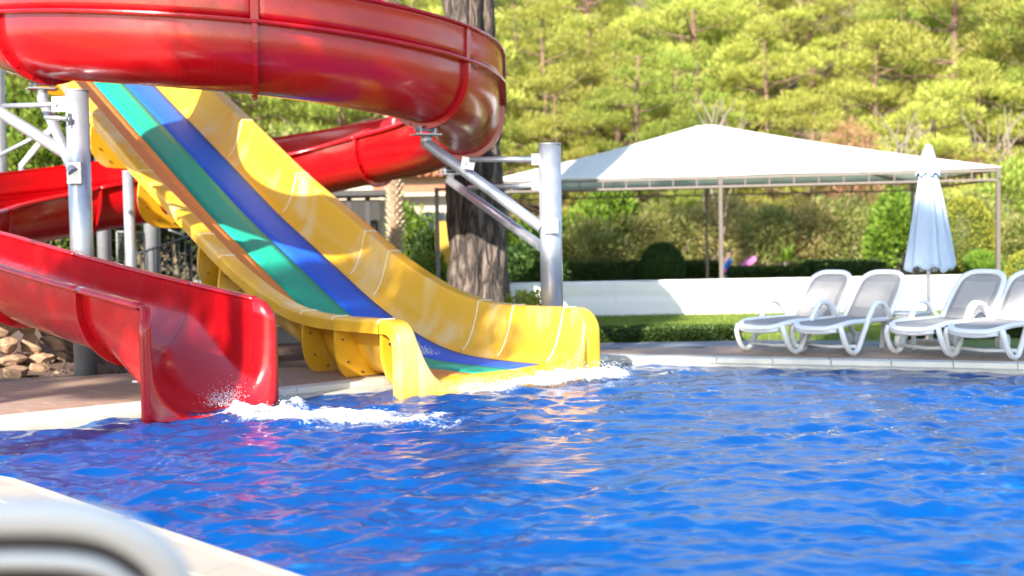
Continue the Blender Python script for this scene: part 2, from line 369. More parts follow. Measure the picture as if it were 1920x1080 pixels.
if sum(p.normal.z for p in list(gm.polygons)[:50]) < 0: gm.flip_normals()

deck = fill_ring('pool_deck', DECK_OUT, COPE, -0.006, M_grout, kind='structure')
# deck edge skirt so that the slab is solid
dv = [(x, y, z) for z in (-0.006, -0.35) for x, y in DECK_OUT]; nd = len(DECK_OUT)
mk('deck_skirt', (dv, [(i, (i + 1) % nd, nd + (i + 1) % nd, nd + i) for i in range(nd)]), M_grout, deck)

def clip_halfplane(poly, p, n):
    out = []
    for i in range(len(poly)):
        a = poly[i]; b = poly[(i + 1) % len(poly)]; da = (a - p) @ n; db = (b - p) @ n
        if da >= 0: out.append(a)
        if (da >= 0) != (db >= 0): out.append(a + (b - a) * (da / (da - db)))
    return out
def prism(poly, z0, z1):
    n = len(poly); v = [(p[0], p[1], z0) for p in poly] + [(p[0], p[1], z1) for p in poly]
    A = sum(poly[i][0] * poly[(i + 1) % n][1] - poly[(i + 1) % n][0] * poly[i][1] for i in range(n))
    f = [tuple(range(n, 2 * n)), tuple(range(n - 1, -1, -1))] + [(i, (i + 1) % n, n + (i + 1) % n, n + i) for i in range(n)]
    if A < 0: f = [q[::-1] for q in f]
    return v, f
def tile_strip(a, b, depth, l0, l1, keep=None, tl=0.66, tw=0.33, bound=None):
    """rows of tiles behind the coping edge a->b (outside is to the left of a->b)"""
    a = np.array(a); b = np.array(b); e = (b - a) / np.linalg.norm(b - a); nrm = np.array([-e[1], e[0]])
    mats = (M_tile, M_tile2); full = {}
    for r in range(int(depth / tw)):
        sh = (r % 2) * tl / 2
        for c in range(int((l0 - sh) // tl), int((l1) // tl) + 1):
            s0 = c * tl + sh + .003; s1 = s0 + tl - .006; t0 = r * tw + .004; t1 = t0 + tw - .006
            poly = [a + e * s + nrm * t for s, t in ((s0, t0), (s1, t0), (s1, t1), (s0, t1))]
            cen = sum(poly) / 4
            if keep is not None and not keep(cen): continue
            if bound is not None:
                n0 = len(poly)
                for (p, n) in bound: poly = clip_halfplane(poly, np.array(p), np.array(n)) if len(poly) > 2 else poly
                if len(poly) < 3: continue
            dz = rng.uniform(-.0008, .0012)
            cen = sum(poly) / len(poly)
            v, f = prism([p - cen for p in poly], -0.02, 0.004)
            o = mk('tile', (v, f), mats[int(rng.random() < .38)], deck, world=False); o.location = (cen[0], cen[1], dz)
C0, C1_, C2_, C3_ = [np.array(COPE[i]) for i in range(4)]
eL = (C1_ - C0) / np.linalg.norm(C1_ - C0); eR = (C2_ - C1_) / np.linalg.norm(C2_ - C1_)
bis = (eL - eR); bis /= np.linalg.norm(bis)          # line from the pool corner outwards
bn = np.array([bis[1], -bis[0]]);  bn = bn if bn @ (C0 - C1_) > 0 else -bn
dk = offset_poly(DECK_OUT, -0.02)
okd = lambda c: bool(in_poly(np.array([c[0]]), np.array([c[1]]), dk)[0])
nl = np.array([-eL[1], eL[0]])
def lim(p, q):                                     # half-plane inside the deck edge p->q
    p = np.array(p); q = np.array(q); e = (q - p) / np.linalg.norm(q - p); return (p, np.array([e[1], -e[0]]))
tile_strip(C0, C1_, 3.1, -0.6, 8.6, bound=[(C1_, bn), lim((-5.7, 13.95), (-4.55, 14.15)), lim((-4.55, 14.15), (-2.45, 15.55))], keep=okd)
tile_strip(C1_, np.array(COPE[3]), 2.0, -0.8, 8.6, bound=[(C1_, -bn)], keep=okd)
cn = np.array(COPE[7]); cm = np.array(COPE[8])
tile_strip(cn, cm, 2.6, -1.4, 2.6, keep=lambda c: -3.4 < c[0] < 0.9 and c[1] > 2.2)

# coping stones and gutter around the pool
cop = fill_ring('pool_coping', COPE, GUT, -0.012, M_grout, kind='structure')
for i in range(len(POOL)):
    a0, a1 = np.array(GUT[i]), np.array(GUT[(i + 1) % len(POOL)]); b0, b1 = np.array(COPE[i]), np.array(COPE[(i + 1) % len(POOL)])
    if i in (3, 4): continue
    n = max(1, int(round(np.linalg.norm(a1 - a0) / 0.62)))
    for k in range(n):
        t0, t1 = k / n, (k + 1) / n; g = 0.0025 / max(np.linalg.norm(a1 - a0), .1)
        poly = [a0 + (a1 - a0) * (t0 + g), a0 + (a1 - a0) * (t1 - g), b0 + (b1 - b0) * (t1 - g), b0 + (b1 - b0) * (t0 + g)]
        o = mk('coping_stone', prism(poly, -0.05, 0.010 + rng.uniform(-.001, .0015)), M_cream if i in (6, 7, 8) else M_coping, cop)
        bevel(o, 0.006, 1)
# the gutter: a wet pale ledge just above the water
gut = fill_ring('pool_gutter', offset_poly(POOL, 0.165), offset_poly(POOL, -0.03), -0.046, M_step, kind='structure')
bp = offset_poly(POOL, -0.03); nb_ = len(bp)
M_pool = material('pool_mosaic', (0.0, 0.45, 0.99), 0.3, var=(0.006, 0.66, 0.99), var_scale=3, var_amt=0.8)
mk('gutter_face', ([(x, y, z) for z in (-0.046, -0.20) for x, y in bp], [(i, (i + 1) % nb_, nb_ + (i + 1) % nb_, nb_ + i) for i in range(nb_)]), M_step, gut)
basin = fill_ring('pool_basin', bp, None, -1.25, M_pool, kind='structure')
mk('basin_wall', ([(x, y, z) for z in (-0.20, -1.25) for x, y in bp], [(i, (i + 1) % nb_, nb_ + (i + 1) % nb_, nb_ + i) for i in range(nb_)]), M_pool, basin)

# ------------------------------------------------------------------ water
wave_rng = np.random.default_rng(21)
NW = 90
lam = np.exp(wave_rng.uniform(math.log(0.085), math.log(0.9), NW)); wdir = R_(-75) + wave_rng.normal(0, 0.62, NW); wph = wave_rng.uniform(0, 6.28, NW)
wamp = 0.040 * lam ** 1.12 / math.sqrt(NW) * 1.55 * np.where(lam > .6, .7, 1.0)
def waves(x, y):
    wx = x + 0.10 * vnoise(x * 1.3, y * 1.3, 31); wy = y + 0.10 * vnoise(x * 1.3 + 40, y * 1.3, 32)
    h = np.zeros_like(x)
    for k in range(NW):
        ph = 2 * math.pi / lam[k] * (wx * math.cos(wdir[k]) + wy * math.sin(wdir[k])) + wph[k]
        h += wamp[k] * (2 * ((np.sin(ph) + 1) / 2) ** 2.2 - 0.8)
    return h * (0.88 + 0.8 * fbm(x * 0.7, y * 0.7, 3, 50))
wxs = np.linspace(-5.3, 10.6, 880); wys = 1 / np.linspace(1 / 4.1, 1 / 15.15, 430)
WX, WY = np.meshgrid(wxs, wys, indexing='ij')
WZ = WATER_Z + waves(WX, WY)
wf = grid_faces(len(wxs), len(wys))
wc_in = in_poly(WX, WY, offset_poly(POOL, 0.02))
keep = wc_in.ravel()[wf].any(1)
wv = np.column_stack([WX.ravel(), WY.ravel(), WZ.ravel()])
wf = wf[keep]; used = np.unique(wf); remap = np.full(len(wv), -1); remap[used] = np.arange(len(used))
wm = bpy.data.materials.new('pool_water'); wm.use_nodes = True
n = wm.node_tree.nodes; l = wm.node_tree.links; n.remove(n['Principled BSDF'])
tc = n.new('ShaderNodeTexCoord'); nz1 = n.new('ShaderNodeTexNoise'); nz1.inputs['Scale'].default_value = 22; nz1.inputs['Detail'].default_value = 4
mp = n.new('ShaderNodeMapping'); mp.inputs['Scale'].default_value = (0.75, 1.25, 1); l.new(tc.outputs['Object'], mp.inputs[0]); l.new(mp.outputs[0], nz1.inputs['Vector'])
bp_ = n.new('ShaderNodeBump'); bp_.inputs['Strength'].default_value = 0.12; bp_.inputs['Distance'].default_value = 0.03; l.new(nz1.outputs['Fac'], bp_.inputs['Height'])
fr = n.new('ShaderNodeFresnel'); fr.inputs['IOR'].default_value = 1.38; l.new(bp_.outputs[0], fr.inputs['Normal'])
gl = n.new('ShaderNodeBsdfGlossy'); gl.inputs['Roughness'].default_value = 0.03; l.new(bp_.outputs[0], gl.inputs['Normal'])
rf = n.new('ShaderNodeBsdfRefraction'); rf.inputs['IOR'].default_value = 1.33; rf.inputs['Color'].default_value = (0.60, 0.90, 1.0, 1); rf.inputs['Roughness'].default_value = 0.0; l.new(bp_.outputs[0], rf.inputs['Normal'])
tr = n.new('ShaderNodeBsdfTransparent'); tr.inputs['Color'].default_value = (0.75, 0.95, 1.0, 1)
m1 = n.new('ShaderNodeMixShader'); m1.inputs[0].default_value = 0.62; l.new(rf.outputs[0], m1.inputs[1]); l.new(tr.outputs[0], m1.inputs[2])
df = n.new('ShaderNodeBsdfDiffuse'); df.inputs['Color'].default_value = (0.0, 0.21, 0.88, 1); l.new(bp_.outputs[0], df.inputs['Normal'])   # light scattered back by the stirred-up water
md = n.new('ShaderNodeMixShader'); md.inputs[0].default_value = 0.2; l.new(m1.outputs[0], md.inputs[1]); l.new(df.outputs[0], md.inputs[2])
m2 = n.new('ShaderNodeMixShader'); l.new(fr.outputs[0], m2.inputs[0]); l.new(md.outputs[0], m2.inputs[1]); l.new(gl.outputs[0], m2.inputs[2])
l.new(m2.outputs[0], n['Material Output'].inputs[0])
water = put('pool_water', new_mesh('pool_water', wv[used], remap[wf][:, ::-1].copy(), True), wm, kind='structure')
if water.data.polygons[0].normal.z < 0: water.data.flip_normals()

# ------------------------------------------------------------------ red spiral flume
RR, HW, UR = 2.74, 0.55, 0.15              # curve radius, half width, straight wall above the half round
def red_path():
    pts = []; st = 0.05
    def arc(cx, cy, a0, a1):
        n_ = max(2, int(abs(R_(a1 - a0)) * RR / st))
        for a in np.radians(np.linspace(a0, a1, n_, endpoint=False)): pts.append((cx + RR * math.cos(a), cy + RR * math.sin(a), -math.cos(a), -math.sin(a)))
    def line(x0, y0, dx, dy, ln):
        n_ = max(1, int(ln / st))
        for i in range(n_): pts.append((x0 + dx * ln * i / n_, y0 + dy * ln * i / n_, -dy, dx))
    c1 = (-3.43, 17.0); line(c1[0] + 1.5, c1[1] + RR, -1, 0, 1.5); arc(*c1, -270, 0)
    line(c1[0] + RR, c1[1], 0, 1, 1.2); c2 = (c1[0], c1[1] + 1.2); arc(*c2, 0, 90)
    line(c2[0], c2[1] + RR, -1, 0, 1.57); c3 = (c2[0] - 1.57, c2[1]); arc(*c3, 90, 180)
    line(c3[0] - RR, c3[1], 0, -1, 0.85); c4 = (c3[0], c3[1] - 0.85); e = 270 - 43.8; arc(*c4, 180, e)
    t = (math.cos(R_(-43.8)), math.sin(R_(-43.8))); line(c4[0] + RR * math.cos(R_(e)), c4[1] + RR * math.sin(R_(e)), *t, 5.74)
    return np.array(pts)
RP = red_path(); RS = np.r_[0, np.cumsum(np.hypot(*np.diff(RP[:, :2], axis=0).T))]
_zs = [0, 3, 8.23, 9.73, 10.75, 11.98, 13.06, 13.75, 18.59, 19.98, 22.87, 24.04, 25.88, 29.36, 30.99, 32.67, 33.64, 34.6]
_zz = [5.2, 4.8, 4.06, 3.89, 3.79, 3.655, 3.555, 3.498, 3.046, 2.80, 2.394, 2.19, 1.938, 1.604, 1.369, 1.147, 1.036, 0.925]
RZ = np.interp(RS, _zs, _zz); _k = np.ones(21) / 21
RZ = np.convolve(np.pad(RZ, 10, mode='reflect', reflect_type='odd'), _k, 'valid')
REND = RS[-1]
def rframe(s):
    """position (rim level), inner direction, tangent at arc length s"""
    s = np.atleast_1d(s); x = np.interp(s, RS, RP[:, 0]); y = np.interp(s, RS, RP[:, 1]); z = np.interp(s, RS, RZ)
    nx = np.interp(s, RS, RP[:, 2]); ny = np.interp(s, RS, RP[:, 3]); q = np.hypot(nx, ny); nx /= q; ny /= q
    over = np.clip(s - RS[-1], 0, None); x = x + over * ny; y = y - over * nx
    return np.column_stack([x, y, z]), np.column_stack([nx, ny, 0 * nx]), np.column_stack([ny, -nx, 0 * nx])
def rsweep(prof, s0, s1, ds=0.1):
    """sweep an open (o, z) profile; o positive = outer side"""
    n_ = max(2, int((s1 - s0) / ds) + 1); s = np.linspace(s0, s1, n_); p, nin, t = rframe(s)
    prof = np.asarray(prof); V = p[:, None, :] - nin[:, None, :] * prof[None, :, 0, None] + np.array([0, 0, 1.]) * prof[None, :, 1, None]
    return V.reshape(-1, 3), grid_faces(n_, len(prof)), n_
def rbar(prof, s0, s1, ds=0.1):
    """closed-profile bar with end caps"""
    n_ = max(2, int((s1 - s0) / ds) + 1); s = np.linspace(s0, s1, n_); p, nin, t = rframe(s); prof = np.asarray(prof); m = len(prof)
    V = (p[:, None, :] - nin[:, None, :] * prof[None, :, 0, None] + np.array([0, 0, 1.]) * prof[None, :, 1, None]).reshape(-1, 3)
    f = [tuple(q) for q in grid_faces(n_, m, True)] + [tuple(range(m - 1, -1, -1)), tuple(range((n_ - 1) * m, n_ * m))]
    return V, f
def uprof(r=HW, n_=22, top=0.0):
    a = np.linspace(math.pi, 2 * math.pi, n_)
    pts = [(-r, top), (-r, -UR * .5)] + [(r * math.cos(q), -UR + r * math.sin(q)) for q in a] + [(r, -UR * .5), (r, top)]
    return np.array(pts)
red = thing('spiral_water_slide', 'glossy red spiral flume winding around the yellow slide into the pool', 'water slide', (-3.6, 16.5, 0))
joints = [0.0, 1.2, 3.5, 5.85, 7.95, 10.72, 13.06, 15.7, 18.55, 20.95, 23.35, 25.75, 28.3, 31.15, 33.45]
bounds = joints + [REND]
EXT_END = 26.2
DEEP = 0.32
bolt_me = None
def bolt_mesh():
    a = np.linspace(0, 2 * math.pi, 6, endpoint=False); v = [(.011 * math.cos(q), .011 * math.sin(q), z) for z in (0, .012) for q in a]
    f = [tuple(range(6, 12))] + [(i, (i + 1) % 6, 6 + (i + 1) % 6, 6 + i) for i in range(6)]
    me = new_mesh('bolt', np.array(v) * 1.15, f); return me
BOLT_R = bolt_mesh(); BOLT_R.materials.append(M_red)
BOLT_Y = bolt_mesh(); BOLT_Y.materials.append(M_bolt)
def place_bolt(me, parent, pos, nrm):
    o = bpy.data.objects.new('bolt', me); COL.objects.link(o); o.parent = parent
    o.location = Vector(pos) - wloc(parent); o.rotation_mode = 'QUATERNION'; o.rotation_quaternion = Vector(nrm).to_track_quat('Z', 'Y')
    return o
for i in range(len(bounds) - 1):
    a, b = bounds[i] + (0.003 if i else 0), bounds[i + 1] - 0.003
    last = i == len(bounds) - 2
    if last: b = REND
    v, f, n_ = rsweep(uprof(), a, b)
    if last:                                       # the last trough deepens until its floor dips under water
        n_ = 24; rows_ = []
        for s_ in np.linspace(a, b, n_):
            q = (s_ - a) / (b - a); U_ = uprof(); deep = DEEP * q * q * (3 - 2 * q); U_[:, 1] -= deep * np.clip(-U_[:, 1] / .3, 0, 1)
            p_, ni_, t_2 = rframe(s_); rows_.append(p_[0] - ni_[0] * U_[:, 0:1] + np.array([0, 0, 1.]) * U_[:, 1:2])
        v, f = np.vstack(rows_), grid_faces(n_, len(U_))
    tr_o = solid(mk('trough', (v, f), M_red, red, smooth=True), 0.016, -1.0, False)
    ext = b <= EXT_END + .1
    # ledge along the outer side and the raised outer panel with its rim
    if ext:
        mk('ledge', rbar([(HW, -.022), (HW + .11, -.022), (HW + .115, -.006), (HW + .11, .014), (HW, .014)], a, b), M_red, red)
        solid(mk('side_panel', rsweep([(HW + .035, .012), (HW + .045, .10), (HW + .05, .22), (HW + .05, .36), (HW + .062, .395)], a, b)[:2], M_red, red, smooth=True), 0.014)
        mk('rim', rbar([(HW + .05, .385), (HW + .105, .385), (HW + .115, .40), (HW + .105, .415), (HW + .05, .415)], a, b), M_red, red)
    else:
        mk('ledge', rbar([(HW - .004, -.03), (HW + .06, -.05), (HW + .085, -.04), (HW + .085, -.01), (HW + .06, .012), (HW + .01, .014), (HW - .004, 0)], a, b), M_red, red, smooth=True)
    mk('rim', rbar([(-HW + .004, -.03), (-HW - .06, -.05), (-HW - .085, -.04), (-HW - .085, -.01), (-HW - .06, .012), (-HW - .01, .014), (-HW + .004, 0)][::-1], a, b), M_red, red, smooth=True)
for k, s in enumerate(joints[1:], 1):
    # bolted joint: two plates standing proud of the trough, and a cover strip on the raised panel
    ang = np.linspace(math.pi, 2 * math.pi, 25)
    inn = np.array([(-HW - .004, -.05)] + [((HW + .004) * math.cos(q), -UR + (HW + .004) * math.sin(q)) for q in ang] + [(HW + .004, -.025)])
    out = np.array([(-HW - .085, -.05)] + [((HW + .085) * math.cos(q), -UR + (HW + .085) * math.sin(q)) for q in ang] + [(HW + .085, -.025)])
    V = []; 
    for s_, pr in ((s - .022, inn), (s - .022, out), (s + .022, out), (s + .022, inn)):
        p, nin, t = rframe(s_); V.append(p[0] - nin[0] * pr[:, 0:1] + np.array([0, 0, 1.]) * pr[:, 1:2])
    m = len(inn); V = np.vstack(V); f = []
    for j in range(m - 1):
        for q in range(4):
            q2 = (q + 1) % 4; f.append((q * m + j, q * m + j + 1, q2 * m + j + 1, q2 * m + j))
    f += [(0, m, 2 * m, 3 * m), (4 * m - 1, 3 * m - 1, 2 * m - 1, m - 1)]
    fl = mk('joint_flange', (V, f), M_red, red)
    if s < EXT_END:
        mk('cover_strip', rbar([(HW + .045, .012), (HW + .072, .012), (HW + .085, .36), (HW + .09, .40), (HW + .06, .40)], s - .035, s + .035, .03), M_red, red)
    if s in (7.95, 10.72, 13.06, 18.55, 31.15, 33.45):
        for q in np.linspace(math.pi * 1.04, math.pi * 1.96, 9):
            for sd in (-1, 1):
                p, nin, t = rframe(s + sd * .022); rr = HW + .05
                pos = p[0] - nin[0] * rr * math.cos(q) + np.array([0, 0, -UR + rr * math.sin(q)])
                place_bolt(BOLT_R, fl, pos, t[0] * sd)
# flared mouth: the trough opens out and rolls down into the water
NJ = 41; lat = np.linspace(-1, 1, NJ)
def mouth_red():
    """bell mouth: from the U of the trough round into an upright front plate standing in the water"""
    U = uprof(HW, NJ - 4); U[:, 1] -= DEEP * np.clip(-U[:, 1] / .3, 0, 1); rows = []; pp, nn, tt_ = [q[0] for q in rframe(REND)]
    full = (HW + .115) * np.tanh(U[:, 0] / .10); top = np.clip(1 + U[:, 1] / .25, 0, 1)
    for a in np.linspace(0, math.pi / 2, 16):
        k = (1 - math.cos(a)); o_ = U[:, 0] + (full - U[:, 0]) * k; s_ = .20 * math.sin(a) + .0 * U[:, 0]; z_ = U[:, 1] - .17 * k * top
        rows.append(pp + tt_ * s_[:, None] - nn * o_[:, None] + np.array([0, 0, 1.]) * z_[:, None])
    for d in (.4, 1.0):                            # the plate's edge turns back along the outside of the wall
        rows.append(rows[15] - nn * (np.sign(U[:, 0]) * .012)[:, None] - tt_ * .07 * d)
    return np.vstack(rows), grid_faces(len(rows), len(U))
mth = solid(mk('flared_mouth', mouth_red(), M_red, red, smooth=True), 0.018)
# rim band that rolls over the mouth's two upper corners
p0, nin0, t0 = [q[0] for q in rframe(REND)]
for sd in (-1, 1):
    path = [p0 - nin0 * sd * (HW + .035 + .085 * np.clip(-q[1] / .2, 0, 1)) + t0 * q[0] + np.array([0, 0, q[1]]) for q in ((-.02, -.018), (.03, -.02), (.09, -.045), (.14, -.10), (.165, -.19), (.17, -.35), (.17, -.7), (.17, -1.2))]
    mk('mouth_rim', tube(smooth_path(path, 4), [.04] * 29, 10, squash=.5), M_red, red, smooth=True)
# short foot under the mouth: clamp plates on a stub post
fo = at_z(254, 735, 0.02); fo = np.array([-3.50, 12.30, 0])
ft = thing('slide_foot', 'small galvanised clamp and dark stub under the red flume mouth', 'support', tuple(fo))
mk('stub', box(fo + np.array([0.12, 0, .06]), (.16, .16, .12)), M_dsteel, ft)
mk('plate', box(fo + np.array([0.03, 0, .135]), (.36, .2, .018)), M_steel, ft)
mk('clamp', join(tube([fo + np.array([-.06, -.04, .19]), fo + np.array([.22, -.04, .19])], .03, 10), box(fo + np.array([-.07, -.04, .22]), (.03, .10, .15))), M_dsteel, ft)
mk('clamp_bar', tube([fo + np.array([-.1, .03, .24]), fo + np.array([.24, .03, .24])], .022, 8), M_dsteel, ft)

# ------------------------------------------------------------------ yellow three-lane slide
ANG = R_(38); YU = np.array([-math.sin(ANG), math.cos(ANG), 0]); YC = np.array([math.cos(ANG), math.sin(ANG), 0]); YW = 2.2
N7 = at_y(741, 598, 12.7); N7 = np.array([N7[0], N7[1], 0])
_ys = np.array([-1, 0, .9, 1.56, 2.2, 2.8, 3.53, 4.08, 5.94, 7.65, 15]) * 12.7 / 12.6
_yz = np.array([.655, .655, .645, .668, .79, .98, 1.27, 1.54, 2.41, 3.33, 3.33 + 7.35 * .53])
_sd = np.linspace(-1.5, 15, 661); _zd = np.interp(_sd, _ys, _yz); _zd = np.convolve(np.pad(_zd, 14, mode='reflect', reflect_type='odd'), np.ones(29) / 29, 'valid')
def yz(s): return np.interp(s, _sd, _zd)
YH = 0.60
yel = thing('multi_lane_water_slide', 'wide yellow slide with orange, green and blue mat lanes', 'water slide', tuple(N7))
# cross-section: (w, dz normal to rim, kind) ; kind 0 = rim strip, else height fraction below the rim
wall = [(0.003, 0.008), (0.008, .03), (0.012, .06), (0.03, .18), (0.055, .34), (0.09, .52), (0.135, .70), (0.19, .85), (0.25, .95), (0.32, 1.0)]
prof_w = [-.20, -.20, -.20, -.20, -.193, -.180, -.165, -.02, -.008, -.002] + [w for w, v in wall] + list(np.linspace(.45, YW - .45, 7)) + [YW - w for w, v in wall[::-1]] + [YW + .002, YW + .008, YW + .02, YW + .165, YW + .18, YW + .193, YW + .20, YW + .20, YW + .20, YW + .20]
prof_v = [0] * 10 + [v for w, v in wall] + [1.0] * 7 + [v for w, v in wall[::-1]] + [0] * 10
prof_n = [-.135, -.128, -.04, -.022, -.008, .002, .005, .006, .004, .001] + [0] * len(wall) + [0] * 7 + [0] * len(wall) + [.001, .004, .006, .005, .002, -.008, -.022, -.04, -.128, -.135]
PW, PV, PN = map(np.array, (prof_w, prof_v, prof_n))
def yrow(rs, rz, fs, fz, nrm):
    """one cross-section; rim at (s, z) = (rs, rz) with normal (ns, nz), floor at (fs, fz)"""
    v = PV ** 1.0; s_ = rs * (1 - v) + fs * v + PN * nrm[0]; z_ = rz * (1 - v) + fz * v + PN * nrm[1]
    return N7 + YC * PW[:, None] + YU * s_[:, None] + np.array([0, 0, 1.]) * z_[:, None]
seams = [10.2, 7.70, 5.98, 4.12, 3.55, 1.57, .90, 0.0]
yb = [13.2] + seams
def slope_n(s):
    d = (yz(s + .05) - yz(s - .05)) / .1; q = math.hypot(1, d); return (-d / q, 1 / q)
def floor_at(s):
    n_ = slope_n(s); return s - n_[0] * YH * 0.0, yz(s) - YH
for i in range(len(yb) - 1):
    rows = []
    for s in np.linspace(yb[i] - .004, yb[i + 1] + .004, max(3, int((yb[i] - yb[i + 1]) / .12))):
        n_ = slope_n(s); rows.append(yrow(s, yz(s), s, yz(s) - YH, n_))
    solid(mk('trough', (np.vstack(rows), grid_faces(len(rows), len(PW))), M_yel, yel, smooth=True), 0.014, 1.0, False)
# mouth: rim bands roll forward and down, floor lip rolls into the pool
rows = []
for th in np.linspace(0, 1, 22):
    if th < .3:
        q = th / .3; rs, rz, nn = -.004 - .10 * q, yz(0), (0, 1); fs, fz = -.004 - .22 * q, yz(0) - YH
    elif th < .8:
        a = (th - .3) / .5 * math.pi / 2; rs, rz, nn = -.104 - .27 * math.sin(a), yz(0) - .27 * (1 - math.cos(a)), (-math.sin(a), math.cos(a)); fs, fz = -.224 - .24 * math.sin(a), yz(0) - YH - .10 * (1 - math.cos(a))
    else:
        q = (th - .8) / .2; rs, rz, nn = -.374 - .01 * q, yz(0) - .27 - .62 * q, (-1, 0); fs, fz = -.464 - .02 * q, yz(0) - YH - .10 - .2 * q
    rows.append(yrow(rs, rz, fs, fz, nn))
solid(mk('rolled_mouth', (np.vstack(rows), grid_faces(len(rows), len(PW))), M_yel, yel, smooth=True), 0.014, 1.0)
# pale sealant lines, bolted flanges outside
def yprofile_pts(s, off=0.0):
    n_ = slope_n(s); return yrow(s, yz(s), s, yz(s) - YH, n_)
for s in seams:
    R0 = yprofile_pts(s)
    for lo_, hi_ in ((2, 21), (28, len(PW) - 2)):
        seg = R0[lo_:hi_]; nn = slope_n(s); up_ = YU * nn[0] + np.array([0, 0, nn[1]])
        cen = N7 + YC * YW / 2 + YU * s + np.array([0, 0, yz(s) - .1])
        dirn = cen - seg; dirn -= YU * (dirn @ YU)[:, None]; dirn /= np.linalg.norm(dirn, axis=1)[:, None]
        o3 = np.where((PV[lo_:hi_] == 0)[:, None], up_, dirn)
        mk('seam', tube(seg + o3 * .0015, .0065, 6), M_seam, yel)
    # flange plates
    for side in (0, 1):
        w0 = lambda w: w if side == 0 else YW - w
        inn = [(-.015, -.02)] + [(w - .016, -v * YH) for w, v in wall] + [(.55, -YH - .014)]
        out = [(-.17, -.13), (-.175, -.28), (-.165, -.42), (-.12, -.56), (-.03, -.68), (.10, -.745), (.26, -.76), (.40, -.76), (.55, -.76)]
        outp = np.array(out); inp = np.array(inn)
        tt = np.linspace(0, 1, 14)
        def res(P_):
            d_ = np.r_[0, np.cumsum(np.linalg.norm(np.diff(P_, axis=0), axis=1))]; d_ /= d_[-1]
            return np.column_stack([np.interp(tt, d_, P_[:, 0]), np.interp(tt, d_, P_[:, 1])])
        A, B = res(inp), res(outp)
        zmin = -yz(s) + 0.012
        B[:, 1] = np.maximum(B[:, 1], zmin); A[:, 1] = np.maximum(A[:, 1], zmin + .004)
        V = []
        nn = slope_n(s)
        for (ds, Q) in ((-.02, A), (-.02, B), (.02, B), (.02, A)):
            V.append(np.array([N7 + YC * w0(w) + YU * (s + ds + nn[0] * z * .75) + np.array([0, 0, yz(s + ds) + z]) for w, z in Q]))
        m = len(tt); V = np.vstack(V); f = []
        for j in range(m - 1):
            for q in range(4):
                q2 = (q + 1) % 4; f.append((q * m + j, q * m + j + 1, q2 * m + j + 1, q2 * m + j))
        f += [(0, m, 2 * m, 3 * m), (4 * m - 1, 3 * m - 1, 2 * m - 1, m - 1)]
        fl = mk('flange', (V, f), M_yel, yel)
        if side == 0:
            for j in (2, 5, 8, 11):
                w, z = (A[j] * .42 + B[j] * .58)
                pos = N7 + YC * w + YU * (s - .02 + nn[0] * z * .75) + np.array([0, 0, yz(s - .02) + z])
                place_bolt(BOLT_Y, fl, pos, -YU)
# lanes: rubber mat strips lying on the floor
def lane(w0, w1, mat, name, s_end):
    ss = np.linspace(13.2, s_end[0], 150); rows = []
    for k, s in enumerate(ss):
        fr_ = k / (len(ss) - 1)
        row = []
        for j, w in enumerate(np.linspace(w0, w1, 5)):
            sj = s + (s_end[1] - s_end[0]) * fr_ ** 8 * (j / 4)
            row.append(N7 + YC * w + YU * sj + np.array([0, 0, yz(sj) - YH + .006]))
        rows.append(np.array(row))
    V = np.vstack(rows); return solid(mk(name, (V, grid_faces(len(rows), 5)), mat, yel, smooth=True), 0.012, 1.0)
lane(.285, .81, M_orange, 'mat_lane', (-.12, -.14)); lane(.813, 1.347, M_green, 'mat_lane', (-.14, -.12)); lane(1.35, 1.89, M_blue, 'mat_lane', (-.12, .05))
for o, t_ in zip([c for c in yel.children if c.name.startswith('mat_lane')], ('orange mat lane beside the near wall', 'green middle mat lane', 'blue mat lane beside the far wall')): o['label'] = t_

# ------------------------------------------------------------------ steel supports of the flumes
def post(name, label, x, y, z0, z1, dia, cat='post', mat=None, cap=True, n_=28):
    t = thing(name, label, cat, (x, y, z0)); mat = mat or M_steel
    mk('shaft', tube([(x, y, z0), (x, y, z1)], dia / 2, n_), mat, t, smooth=False)
    for p in t.children[0].data.polygons: p.use_smooth = len(p.vertices) == 4
    if cap: mk('cap', tube([(x, y, z1 + .0005), (x, y, z1 + .012)], dia / 2 + .006, n_), mat, t)
    mk('base_plate', box((x, y, z0 + .012), (dia * 1.7, dia * 1.7, .024)), mat, t)
    return t
def saddle(parent, p):
    """clamp under a trough joint: plate, two ears and a pin"""
    p = np.array(p)
    mk('saddle_plate', box(p + [0, 0, .0], (.34, .22, .016), .5), M_steel, parent)
    mk('saddle_ear', box(p + [-.08, -.02, .055], (.02, .10, .10), .5), M_steel, parent)
    mk('saddle_ear', box(p + [.09, .05, .055], (.02, .10, .10), .5), M_steel, parent)
    mk('pin', tube([p + [-.13, -.06, .06], p + [.13, .08, .06]], .024, 10), M_steel, parent)
def arm(parent, a, b, r, stub=.16):
    """inclined tube with an upright stub at its far end b"""
    a = np.array(a, float); b = np.array(b, float)
    k = b - np.array([0, 0, stub])
    mk('arm', tube([a, k], r, 20), M_steel, parent, smooth=False)
    for p in parent.children[-1].data.polygons: p.use_smooth = len(p.vertices) == 4
    mk('stub', tube([k - [0, 0, .03], b], r * 1.02, 20), M_steel, parent, smooth=False)
def ear(parent, p, d, w=.1, h=.13, t=.016):
    """flat lug plate standing out of a post towards d"""
    p = np.array(p, float); d = np.array(d, float); d /= np.linalg.norm(d)
    mk('lug', beam(p, p + d * w, t, h), M_steel, parent)
    s = np.cross(d, (0, 0, 1.)); s /= np.linalg.norm(s)
    mk('lug_pin', tube([p + d * w * .75 - s * .035, p + d * w * .75 + s * .035], .026, 10), M_steel, parent)

